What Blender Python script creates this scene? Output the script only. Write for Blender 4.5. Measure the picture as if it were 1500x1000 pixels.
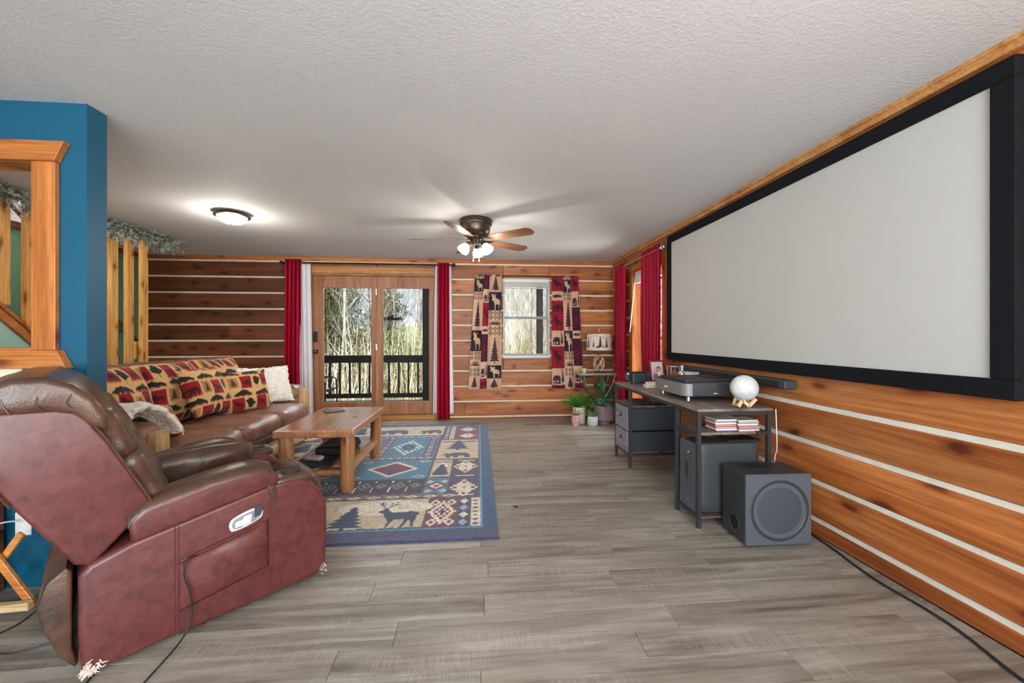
import bpy, bmesh, math, random
import numpy as np
from mathutils import Vector, Matrix, noise as mnoise
random.seed(7); rng = np.random.default_rng(7)
for o in list(bpy.data.objects): bpy.data.objects.remove(o)
SC = bpy.context.scene; C = SC.collection
R = math.radians; PI = math.pi

def lin(c):
    return tuple((x/12.92 if x <= .04045 else ((x+.055)/1.055)**2.4) for x in (v/255 for v in c))

# ------------------------------------------------------------------ camera, world, lights
CAMH = 1.257; YAW = math.atan(50/583)
cam = bpy.data.cameras.new('camera'); camo = bpy.data.objects.new('camera', cam); C.objects.link(camo)
cam.sensor_width = 36; cam.lens = 36*583/1500; cam.clip_start = .05; cam.clip_end = 300
cam.shift_y = -7/1500
camo.location = (0, 0, CAMH); camo.rotation_euler = (R(90), 0, -YAW)
SC.camera = camo
vs = SC.view_settings
vs.view_transform = 'Standard'; vs.look = 'None'; vs.gamma = 1; vs.use_curve_mapping = False
vs.exposure = 0.0
DOME_W, FAN_W, LAMP_E = 15, 9, 1.5

w = bpy.data.worlds.new('sky'); SC.world = w; w.use_nodes = True
nt = w.node_tree; nt.nodes.clear()
N = nt.nodes.new; L = nt.links.new
out = N('ShaderNodeOutputWorld'); bg = N('ShaderNodeBackground'); bg.inputs[1].default_value = 1.1
tc = N('ShaderNodeTexCoord'); sx = N('ShaderNodeSeparateXYZ'); L(tc.outputs['Generated'], sx.inputs[0])
rp = N('ShaderNodeValToRGB'); L(sx.outputs[2], rp.inputs[0])
e = rp.color_ramp.elements
e[0].position = 0.0; e[0].color = (*lin((232, 238, 246)), 1)
e[1].position = .75; e[1].color = (*lin((120, 165, 225)), 1)
m_ = rp.color_ramp.elements.new(.3); m_.color = (*lin((176, 204, 242)), 1)
nz = N('ShaderNodeTexNoise'); nz.inputs['Scale'].default_value = 2.6; nz.inputs['Detail'].default_value = 6
mp = N('ShaderNodeMapping'); mp.inputs['Scale'].default_value = (1, 1, 2.5); L(tc.outputs['Generated'], mp.inputs[0]); L(mp.outputs[0], nz.inputs[0])
cr = N('ShaderNodeValToRGB'); cr.color_ramp.elements[0].position = .5; cr.color_ramp.elements[1].position = .75; L(nz.outputs[0], cr.inputs[0])
mx = N('ShaderNodeMixRGB'); L(cr.outputs[0], mx.inputs[0]); L(rp.outputs[0], mx.inputs[1]); mx.inputs[2].default_value = (.92, .94, .97, 1)
L(mx.outputs[0], bg.inputs[0]); L(bg.outputs[0], out.inputs[0])

def area(name, loc, rot, sx_, sy_, power, col=(1, 1, 1)):
    l = bpy.data.lights.new(name, 'AREA'); l.shape = 'RECTANGLE'; l.size = sx_; l.size_y = sy_; l.energy = power; l.color = col
    o = bpy.data.objects.new(name, l); C.objects.link(o); o.location = loc; o.rotation_euler = rot; return o
sl = bpy.data.lights.new('sun', 'SUN'); sl.energy = 7.5; sl.angle = R(1.0); sl.color = (1, .95, .86)
so = bpy.data.objects.new('sun', sl); C.objects.link(so); so.rotation_euler = (R(52), 0, R(-40))
# daylight through the wide windows behind the camera, and the photographer's bounced flash
area('daylight_rear_left', (-3.2, -2.9, 1.45), (R(90), 0, 0), 1.9, 1.7, 95, (.93, .965, 1))
area('daylight_rear_right', (.2, -2.9, 1.45), (R(90), 0, 0), 2.6, 1.7, 215, (.93, .965, 1))
area('daylight_side_window', (3.3, 5.3, 1.5), (R(90), 0, R(98)), 1.9, 1.8, 250, (1, .975, .94))
area('porch_fill', (-1.55, 7.0, 2.56), (R(-50), 0, 0), 1.9, .6, 110, (.93, .96, 1))  # added fill light under the porch roof, out of view, brightening the sofa side
area('stairwell_fill', (-4.25, 3.6, 4.0), (0, 0, 0), .6, 1.6, 55, (1, .97, .92))  # added fill above the stair opening to brighten posts and green wall
area('bounce_flash', (1.3, -.8, 1.5), (R(122), 0, R(50)), 1.2, 1.2, 55, (.96, .98, 1))

# ------------------------------------------------------------------ helpers
def tag(o, label=None, cat=None, group=None, kind=None):
    if label: o['label'] = label
    if cat: o['category'] = cat
    if group: o['group'] = group
    if kind: o['kind'] = kind
    return o
def thing(name, label, cat, loc=(0, 0, 0), rz=0, group=None, kind=None):
    o = bpy.data.objects.new(name, None); C.objects.link(o); o.empty_display_size = .1
    o.location = loc; o.rotation_euler = (0, 0, rz)
    return tag(o, label, cat, group, kind)
def shade(me, on=True):
    if on and len(me.polygons):
        me.polygons.foreach_set('use_smooth', [True]*len(me.polygons))
def smooth_angle(me, ang=35):
    shade(me); me.set_sharp_from_angle(angle=R(ang))

class MB:
    """collects shapes into one mesh"""
    def __init__(s): s.v = []; s.f = []; s.mi = []; s.cur = 0
    def add(s, vs_, fs, mi=None):
        b = len(s.v); s.v.extend([tuple(p) for p in vs_]); k = s.cur if mi is None else mi
        for f in fs: s.f.append(tuple(i+b for i in f)); s.mi.append(k)
        return s
    def box(s, x0, x1, y0, y1, z0, z1, ch=0, rot=None, mi=None):
        if ch <= 0:
            vs_ = [(x, y, z) for x in (x0, x1) for y in (y0, y1) for z in (z0, z1)]
            fs = [(0, 1, 3, 2), (4, 6, 7, 5), (0, 4, 5, 1), (2, 3, 7, 6), (0, 2, 6, 4), (1, 5, 7, 3)]
        else:
            ch = min(ch, (x1-x0)*.49, (y1-y0)*.49, (z1-z0)*.49)
            bm = bmesh.new(); bmesh.ops.create_cube(bm, size=1)
            for v in bm.verts: v.co = Vector(((x0+x1)/2+v.co.x*(x1-x0), (y0+y1)/2+v.co.y*(y1-y0), (z0+z1)/2+v.co.z*(z1-z0)))
            bmesh.ops.bevel(bm, geom=list(bm.edges), offset=ch, segments=2 if ch > .008 else 1, affect='EDGES', profile=.5)
            bm.verts.index_update(); vs_ = [v.co.copy() for v in bm.verts]; fs = [[v.index for v in f.verts] for f in bm.faces]; bm.free()
        if rot is not None: vs_ = [rot @ Vector(v) for v in vs_]
        return s.add(vs_, fs, mi)
    def bar(s, p, q, wx, wz, up=(0, 0, 1), ch=0):
        p = Vector(p); q = Vector(q); d = q-p; l = d.length; d.normalize()
        u = Vector(up); sd = d.cross(u)
        if sd.length < 1e-4: sd = d.cross(Vector((1, 0, 0)))
        sd.normalize(); u = sd.cross(d)
        M = Matrix(((d.x, sd.x, u.x, p.x), (d.y, sd.y, u.y, p.y), (d.z, sd.z, u.z, p.z), (0, 0, 0, 1)))
        return s.box(0, l, -wx/2, wx/2, -wz/2, wz/2, ch, rot=M)
    def tube(s, pts, r, n=8, cap=True, closed=False, mi=None):
        pts = [Vector(p) for p in pts]; m = len(pts)
        rs = r if hasattr(r, '__len__') else [r]*m
        vs_ = []; prev = None
        for i, p in enumerate(pts):
            if closed: t = pts[(i+1) % m]-pts[i-1]
            else: t = pts[min(i+1, m-1)]-pts[max(i-1, 0)]
            if t.length < 1e-9: t = Vector((0, 0, 1))
            t.normalize()
            if prev is None:
                a = Vector((0, 0, 1)) if abs(t.z) < .9 else Vector((1, 0, 0)); x = t.cross(a).normalized()
            else:
                x = prev-t*prev.dot(t)
                x = x.normalized() if x.length > 1e-6 else t.orthogonal().normalized()
            prev = x; y = t.cross(x)
            for k in range(n):
                a = 2*PI*k/n; vs_.append(p+(x*math.cos(a)+y*math.sin(a))*rs[i])
        fs = []
        for i in range(m if closed else m-1):
            j = (i+1) % m
            for k in range(n):
                k2 = (k+1) % n; fs.append((i*n+k, i*n+k2, j*n+k2, j*n+k))
        if cap and not closed:
            fs.append(tuple(reversed(range(n)))); fs.append(tuple((m-1)*n+k for k in range(n)))
        return s.add(vs_, fs, mi)
    def lathe(s, prof, n=24, c=(0, 0, 0), M=None, mi=None, close=False):
        vs_ = []; m = len(prof)
        for r, z in prof:
            for k in range(n):
                a = 2*PI*k/n; v = Vector((c[0]+r*math.cos(a), c[1]+r*math.sin(a), c[2]+z)); vs_.append(M @ v if M else v)
        fs = []
        for i in range(m if close else m-1):
            j = (i+1) % m
            for k in range(n):
                k2 = (k+1) % n; fs.append((i*n+k, i*n+k2, j*n+k2, j*n+k))
        if not close:
            if prof[0][0] > 1e-5: fs.append(tuple(reversed(range(n))))
            if prof[-1][0] > 1e-5: fs.append(tuple((m-1)*n+k for k in range(n)))
        return s.add(vs_, fs, mi)
    def prism(s, poly, a0, a1, axis='y', ch=0, seg=2, mi=None):
        """poly in the plane across axis; y: (x,z), x: (y,z), z: (x,y)"""
        def P(p, t): return {'y': (p[0], t, p[1]), 'x': (t, p[0], p[1]), 'z': (p[0], p[1], t)}[axis]
        bm = bmesh.new(); A = [bm.verts.new(P(p, a0)) for p in poly]; B = [bm.verts.new(P(p, a1)) for p in poly]; n = len(poly)
        bm.faces.new(A); bm.faces.new(list(reversed(B)))
        for i in range(n): bm.faces.new((A[i], B[i], B[(i+1) % n], A[(i+1) % n]))
        bmesh.ops.recalc_face_normals(bm, faces=list(bm.faces))
        if ch > 0:
            es = [e_ for e_ in bm.edges if (e_.verts[0] in A) == (e_.verts[1] in A)]
            bmesh.ops.bevel(bm, geom=es, offset=ch, segments=seg, affect='EDGES', profile=.5)
        bm.verts.index_update(); vs_ = [v.co.copy() for v in bm.verts]; fs = [[v.index for v in f.verts] for f in bm.faces]; bm.free()
        return s.add(vs_, fs, mi)
    def soft(s, cx, cy, cz, hx, hy, hz, r, n=10, puff=(0, 0, 0), M=None, wob=0, ws=6, seed=0, mi=None):
        """rounded, puffed cushion (half sizes hx,hy,hz)"""
        r = min(r, hx, hy, hz); g = {}; vs_ = []; fs = []
        def vert(i, j, k):
            key = (i, j, k)
            if key in g: return g[key]
            a = [math.sin(PI/2*(2*t/n-1)) if False else (2*t/n-1) for t in (i, j, k)]
            q = Vector((a[0]*hx, a[1]*hy, a[2]*hz))
            inn = Vector([max(-h+r, min(h-r, c_)) for h, c_ in zip((hx, hy, hz), q)])
            d = q-inn; p = inn+(d.normalized()*r if d.length > 1e-9 else d)
            ax, ay, az = (p.x/hx, p.y/hy, p.z/hz)
            fx = max(0, (1-ay*ay))*max(0, (1-az*az)); fy = max(0, (1-ax*ax))*max(0, (1-az*az)); fz = max(0, (1-ax*ax))*max(0, (1-ay*ay))
            p = Vector((p.x+puff[0]*fx*ax, p.y+puff[1]*fy*ay, p.z+puff[2]*fz*az))
            if wob:
                nn = mnoise.noise_vector(Vector((p.x*ws+seed*3.1, p.y*ws+seed, p.z*ws))); p += nn*wob
            p += Vector((cx, cy, cz))
            g[key] = len(vs_); vs_.append(M @ p if M else p); return g[key]
        for i in range(n):
            for j in range(n):
                fs.append((vert(i, j, 0), vert(i, j+1, 0), vert(i+1, j+1, 0), vert(i+1, j, 0)))
                fs.append((vert(i, j, n), vert(i+1, j, n), vert(i+1, j+1, n), vert(i, j+1, n)))
                fs.append((vert(i, 0, j), vert(i+1, 0, j), vert(i+1, 0, j+1), vert(i, 0, j+1)))
                fs.append((vert(i, n, j), vert(i, n, j+1), vert(i+1, n, j+1), vert(i+1, n, j)))
                fs.append((vert(0, i, j), vert(0, i, j+1), vert(0, i+1, j+1), vert(0, i+1, j)))
                fs.append((vert(n, i, j), vert(n, i+1, j), vert(n, i+1, j+1), vert(n, i, j+1)))
        return s.add(vs_, fs, mi)
    def build(s, name, mat, parent=None, smooth=40, loc=None, col=None):
        me = bpy.data.meshes.new(name); me.from_pydata(s.v, [], s.f); me.update()
        mats = mat if isinstance(mat, (list, tuple)) else [mat]
        for m in mats: me.materials.append(m)
        if len(mats) > 1: me.polygons.foreach_set('material_index', s.mi)
        if smooth: smooth_angle(me, smooth)
        if col is not None:
            at = me.color_attributes.new('Col', 'FLOAT_COLOR', 'POINT'); a = np.ones((len(s.v), 4), np.float32); a[:, :3] = col; at.data.foreach_set('color', a.ravel())
        o = bpy.data.objects.new(name, me); C.objects.link(o)
        if parent: o.parent = parent
        if loc: o.location = loc
        return o
def B(*a, **k): return MB().box(*a, **k)
def copy_tree(o, parent=None):
    c = o.copy(); C.objects.link(c)
    if parent: c.parent = parent
    for ch in [x for x in list(C.objects) if x.parent == o]: copy_tree(ch, c)
    return c

# ------------------------------------------------------------------ materials
def newmat(name):
    m = bpy.data.materials.new(name); m.use_nodes = True; n = m.node_tree; b = n.nodes['Principled BSDF']; return m, n, b
def coords(n, stretch=(1, 1, 1), rand=True):
    tc = n.nodes.new('ShaderNodeTexCoord'); mp = n.nodes.new('ShaderNodeMapping'); mp.inputs['Scale'].default_value = stretch
    if rand:
        oi = n.nodes.new('ShaderNodeObjectInfo'); mu = n.nodes.new('ShaderNodeMath'); mu.operation = 'MULTIPLY'; mu.inputs[1].default_value = 37
        n.links.new(oi.outputs['Random'], mu.inputs[0]); ad = n.nodes.new('ShaderNodeVectorMath'); ad.operation = 'ADD'
        n.links.new(tc.outputs['Object'], ad.inputs[0]); n.links.new(mu.outputs[0], ad.inputs[1]); n.links.new(ad.outputs[0], mp.inputs[0])
    else: n.links.new(tc.outputs['Object'], mp.inputs[0])
    return mp.outputs[0]
def noise(n, vec, scale, detail=4, rough=.5, dist=0):
    t = n.nodes.new('ShaderNodeTexNoise'); t.inputs['Scale'].default_value = scale; t.inputs['Detail'].default_value = detail
    t.inputs['Roughness'].default_value = rough; t.inputs['Distortion'].default_value = dist; n.links.new(vec, t.inputs['Vector']); return t.outputs[0]
def ramp(n, fac, stops):
    r_ = n.nodes.new('ShaderNodeValToRGB'); n.links.new(fac, r_.inputs[0]); el = r_.color_ramp.elements
    while len(el) < len(stops): el.new(.5)
    for e_, (p, c) in zip(el, stops): e_.position = p; e_.color = (*c, 1)
    return r_.outputs[0]
def mix(n, fac, a, b, mode='MIX'):
    m = n.nodes.new('ShaderNodeMixRGB'); m.blend_type = mode
    for i, x in enumerate((fac, a, b)):
        if hasattr(x, 'is_output') or hasattr(x, 'links'): n.links.new(x, m.inputs[i])
        elif i == 0: m.inputs[0].default_value = x
        else: m.inputs[i].default_value = (*x, 1)
    return m.outputs[0]
def bump(n, b, fac, strength, dist=.01):
    bp = n.nodes.new('ShaderNodeBump'); bp.inputs['Strength'].default_value = strength; bp.inputs['Distance'].default_value = dist
    n.links.new(fac, bp.inputs['Height']); n.links.new(bp.outputs[0], b.inputs['Normal']); return bp
def pm(name, rgb, rough=.5, metal=0, var=.12, scale=6, bmp=0, bscale=None, bdist=.005, stretch=(1, 1, 1), coat=0, sheen=0, emis=0, spec=None):
    m, n, b = newmat(name); c = lin(rgb); vec = coords(n, stretch)
    f = noise(n, vec, scale, 5)
    n.links.new(ramp(n, f, [(.3, tuple(x*(1-var) for x in c)), (.7, tuple(min(1, x*(1+var)) for x in c))]), b.inputs['Base Color'])
    b.inputs['Roughness'].default_value = rough; b.inputs['Metallic'].default_value = metal
    if spec is not None: b.inputs['Specular IOR Level'].default_value = spec
    if coat: b.inputs['Coat Weight'].default_value = coat; b.inputs['Coat Roughness'].default_value = .25
    if sheen: b.inputs['Sheen Weight'].default_value = sheen
    if emis: b.inputs['Emission Color'].default_value = (*c, 1); b.inputs['Emission Strength'].default_value = emis
    if bmp: bump(n, b, noise(n, vec, bscale or scale*6, 4), bmp, bdist)
    return m
def wood(name, dark, mid, light, rough=.4, scale=1.0, knots=.5, bmp=.15, axis='x', coat=.0, tint=.25, streak=1.0):
    m, n, b = newmat(name); D, M_, Lt = lin(dark), lin(mid), lin(light)
    st = {'x': (.9, 11, 11), 'y': (11, .9, 11), 'z': (11, 11, .9)}[axis]
    vec = coords(n, tuple(x*scale for x in st))
    big = noise(n, vec, .55, 3, .5, .6); fine = noise(n, vec, 5.0, 6, .6, .3)
    col = ramp(n, big, [(.28, D), (.5, M_), (.74, Lt)])
    g = ramp(n, fine, [(.35, (.72, .68, .62)), (.62, (1.06, 1.06, 1.06))])
    col = mix(n, .8*streak, col, g, 'MULTIPLY')
    wv = n.nodes.new('ShaderNodeTexWave'); wv.wave_type = 'BANDS'; wv.bands_direction = {'x': 'Z', 'y': 'X', 'z': 'Y'}[axis]
    wv.inputs['Scale'].default_value = .8; wv.inputs['Distortion'].default_value = 7; wv.inputs['Detail'].default_value = 2; wv.inputs['Detail Scale'].default_value = .6
    n.links.new(vec, wv.inputs[0])
    col = mix(n, .5, col, ramp(n, wv.outputs[0], [(0, (.8, .76, .7)), (.35, (1, 1, 1))]), 'MULTIPLY')
    gv = coords(n, tuple(x*scale for x in {'x': (.5, 46, 46), 'y': (46, .5, 46), 'z': (46, 46, .5)}[axis])); gl_ = noise(n, gv, 1.6, 4, .6, .4)
    col = mix(n, .7*streak, col, ramp(n, gl_, [(.36, (.68, .6, .54)), (.52, (1.02, 1.02, 1.02))]), 'MULTIPLY')
    if knots:
        kv = coords(n, tuple(x*scale for x in {'x': (1.5, 3.3, 3.3), 'y': (3.2, 1.1, 3.2), 'z': (3.2, 3.2, 1.1)}[axis]))
        wn = n.nodes.new('ShaderNodeVectorMath'); wn.operation = 'MULTIPLY_ADD'
        nn = n.nodes.new('ShaderNodeTexNoise'); nn.inputs['Scale'].default_value = 3; n.links.new(kv, nn.inputs[0]); n.links.new(nn.outputs[1], wn.inputs[0]); wn.inputs[1].default_value = (.25, .25, .25); n.links.new(kv, wn.inputs[2])
        vo = n.nodes.new('ShaderNodeTexVoronoi'); vo.voronoi_dimensions = '2D'; vo.inputs['Scale'].default_value = 1.5; sp_ = n.nodes.new('ShaderNodeSeparateXYZ'); cb_ = n.nodes.new('ShaderNodeCombineXYZ'); n.links.new(wn.outputs[0], sp_.inputs[0])
        ia, ib = {'x': (0, 2), 'y': (1, 0), 'z': (2, 0)}[axis]; n.links.new(sp_.outputs[ia], cb_.inputs[0])
        if axis == 'z': ad_ = n.nodes.new('ShaderNodeMath'); n.links.new(sp_.outputs[0], ad_.inputs[0]); n.links.new(sp_.outputs[1], ad_.inputs[1]); n.links.new(ad_.outputs[0], cb_.inputs[1])
        else: n.links.new(sp_.outputs[ib], cb_.inputs[1])
        n.links.new(cb_.outputs[0], vo.inputs[0])
        kc = ramp(n, vo.outputs[0], [(.0, (.14, .08, .07)), (.06, (.26, .14, .12)), (.10, (.62, .48, .42)), (.16, (.86, .8, .76)), (.26, (1, 1, 1))])
        col = mix(n, knots, col, kc, 'MULTIPLY')
    oi = n.nodes.new('ShaderNodeObjectInfo')
    col = mix(n, 1, col, ramp(n, oi.outputs['Random'], [(0, (1-tint,)*3), (1, (1+tint*.4,)*3)]), 'MULTIPLY')
    n.links.new(col, b.inputs['Base Color']); b.inputs['Roughness'].default_value = rough
    if coat: b.inputs['Coat Weight'].default_value = coat; b.inputs['Coat Roughness'].default_value = .2
    if bmp: bump(n, b, fine, bmp, .004)
    return m
def attr_mat(name, rough=.8, nscale=200, var=.18, bmp=.3, sheen=.2, bdist=.003):
    m, n, b = newmat(name); at = n.nodes.new('ShaderNodeAttribute'); at.attribute_name = 'Col'
    vec = coords(n, rand=False); f = noise(n, vec, nscale, 3, .7)
    col = mix(n, 1, at.outputs['Color'], ramp(n, f, [(.3, (1-var*1.4,)*3), (.7, (1+var,)*3)]), 'MULTIPLY')
    n.links.new(col, b.inputs['Base Color']); b.inputs['Roughness'].default_value = rough; b.inputs['Sheen Weight'].default_value = sheen; b.inputs['Specular IOR Level'].default_value = .2
    bump(n, b, f, bmp, bdist); return m

M_log_right = wood('orange_log', (122, 58, 26), (198, 116, 58), (228, 160, 100), rough=.36, scale=.8, knots=.9, coat=.12)
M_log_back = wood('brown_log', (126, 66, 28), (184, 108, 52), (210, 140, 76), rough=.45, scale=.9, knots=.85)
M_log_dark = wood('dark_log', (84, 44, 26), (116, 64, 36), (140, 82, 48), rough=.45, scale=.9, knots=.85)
M_chink = pm('cream_chinking', (226, 214, 188), .8, var=.08, scale=9, bmp=.3, bscale=40)
M_chink_white = pm('white_chinking', (224, 220, 208), .7, var=.08, scale=9, bmp=.3, bscale=40)
M_backing = pm('wall_backing', (92, 60, 38), .8)
M_trim_light = wood('light_trim', (176, 116, 62), (206, 146, 86), (222, 168, 108), rough=.4, knots=.3, tint=.08)
M_casing = wood('orange_casing', (168, 92, 38), (202, 124, 60), (220, 146, 80), rough=.35, knots=.8, axis='z', tint=.08, scale=1.3)
M_casing_x = wood('orange_casing_across', (168, 92, 38), (202, 124, 60), (220, 146, 80), rough=.35, knots=.8, axis='x', tint=.08, scale=1.3)
M_door = wood('door_fir', (150, 98, 66), (176, 122, 86), (192, 140, 102), rough=.45, knots=0, axis='z', tint=.05)
M_pine_z = wood('pine_post', (206, 138, 64), (236, 176, 94), (246, 200, 124), rough=.45, knots=.9, axis='z', tint=.1, scale=1.6)
M_pine_y = wood('pine_y', (196, 128, 56), (222, 160, 84), (238, 184, 108), rough=.5, knots=.5, axis='y', tint=.1)
M_teal = pm('teal_paint', (4, 84, 114), .42, var=.05, scale=2.5, bmp=.12, bscale=120, bdist=.002)
M_green = pm('green_paint', (92, 130, 104), .6, var=.05, scale=2)
M_mint = pm('mint_paint', (158, 196, 180), .6, var=.04, scale=2)
M_black_metal = pm('black_metal', (52, 56, 60), .45, .3, var=.1)
M_black = pm('black_plastic', (34, 35, 37), .45, var=.1)
M_charcoal = pm('charcoal', (58, 62, 66), .5, var=.08, scale=20)
M_white = pm('white_plastic', (228, 228, 224), .4, var=.03)
M_vinyl = pm('white_vinyl', (205, 210, 210), .4, var=.04)
M_steel = pm('brushed_steel', (190, 190, 188), .3, .9, var=.06)
M_bronze = pm('bronze', (92, 80, 68), .35, .85, var=.2)
M_rod = pm('dark_rod', (46, 40, 38), .5, .4)
M_white_cloth = pm('white_curtain', (222, 222, 226), .9, var=.04, sheen=.2, bmp=.1, bscale=300)
def satin():
    m, n, b = newmat('crimson_satin'); vec = coords(n, (1, 1, .05)); f = noise(n, vec, 30, 3)
    n.links.new(ramp(n, f, [(.3, lin((132, 2, 30))), (.7, lin((170, 6, 42)))]), b.inputs['Base Color'])
    b.inputs['Roughness'].default_value = .5; b.inputs['Specular Tint'].default_value = (1, .35, .45, 1); return m
M_crimson = satin()

def ceiling_mat():
    m, n, b = newmat('textured_ceiling'); vec = coords(n, rand=False); b.inputs['Roughness'].default_value = .75
    big = noise(n, vec, .9, 3); n.links.new(ramp(n, big, [(.3, lin((214, 214, 215))), (.7, lin((222, 222, 222)))]), b.inputs['Base Color'])
    a = noise(n, vec, 130, 4, .65); c = noise(n, vec, 60, 3, .6)
    mm = n.nodes.new('ShaderNodeMath'); mm.operation = 'ADD'; n.links.new(a, mm.inputs[0])
    r_ = ramp(n, c, [(.45, (0, 0, 0)), (.6, (.6, .6, .6))]); n.links.new(r_, mm.inputs[1])
    bump(n, b, mm.outputs[0], .3, .004); return m
M_ceiling = ceiling_mat()

def floor_mat():
    m, n, b = newmat('grey_oak_vinyl')
    vec = coords(n, (1.0, 9, 9)); f = noise(n, vec, .9, 5, .6, .8); fine = noise(n, vec, 7, 5, .7)
    col = ramp(n, f, [(.25, lin((84, 75, 65))), (.42, lin((134, 126, 115))), (.66, lin((170, 164, 154)))])
    col = mix(n, .8, col, ramp(n, fine, [(.3, (.72, .71, .69)), (.65, (1.08, 1.08, 1.08))]), 'MULTIPLY')
    v4 = coords(n, (.7, 26, 26)); stk = noise(n, v4, 1.1, 4, .6, .5)
    col = mix(n, .75, col, ramp(n, stk, [(.34, (.62, .6, .57)), (.5, (1, 1, 1)), (.7, (1.06, 1.06, 1.06))]), 'MULTIPLY')
    v2 = coords(n, (110, 7, 7)); saw = noise(n, v2, 1.2, 3, .6); v3 = coords(n, (1.5, 6, 6)); msk = noise(n, v3, 1.3, 2)
    sc = ramp(n, saw, [(.42, (.0, .0, .0)), (.62, (1, 1, 1))])
    mk = mix(n, 1, sc, ramp(n, msk, [(.45, (0, 0, 0)), (.6, (.28, .28, .28))]), 'MULTIPLY')
    col = mix(n, mk, col, lin((190, 184, 174)))
    oi = n.nodes.new('ShaderNodeObjectInfo'); col = mix(n, 1, col, ramp(n, oi.outputs['Random'], [(0, (.9, .9, .89)), (1, (1.06, 1.06, 1.06))]), 'MULTIPLY')
    n.links.new(col, b.inputs['Base Color'])
    b.inputs['Roughness'].default_value = .38; bump(n, b, fine, .12, .002); return m
M_floor = floor_mat()

def leather(name, dark, light, rough=.34, crease=.5, scale=7):
    m, n, b = newmat(name); vec = coords(n)
    f = noise(n, vec, scale, 6, .65, .5); g = noise(n, vec, 4, 3, .5)
    col = ramp(n, f, [(.3, lin(dark)), (.68, lin(light))]); col = mix(n, .4, col, ramp(n, g, [(.35, (.75, .75, .75)), (.65, (1.1, 1.1, 1.1))]), 'MULTIPLY')
    n.links.new(col, b.inputs['Base Color']); b.inputs['Roughness'].default_value = rough
    b.inputs['Coat Weight'].default_value = .15; b.inputs['Coat Roughness'].default_value = .3
    v = n.nodes.new('ShaderNodeTexVoronoi'); v.inputs['Scale'].default_value = 170; n.links.new(vec, v.inputs[0])
    mm = n.nodes.new('ShaderNodeMath'); mm.operation = 'MULTIPLY_ADD'; n.links.new(v.outputs[0], mm.inputs[0]); mm.inputs[1].default_value = .12
    mg = noise(n, vec, 9, 4, .55, 1.2); n.links.new(mg, mm.inputs[2]); bump(n, b, mm.outputs[0], crease, .012); return m
M_burg = leather('burgundy_leather', (74, 34, 32), (106, 52, 50), .38, .10, 22)
M_brown = leather('brown_leather', (58, 38, 28), (92, 64, 48), .3, .25)
M_sofa = leather('sofa_leather', (102, 70, 54), (150, 108, 86), .36, .35)

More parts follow.
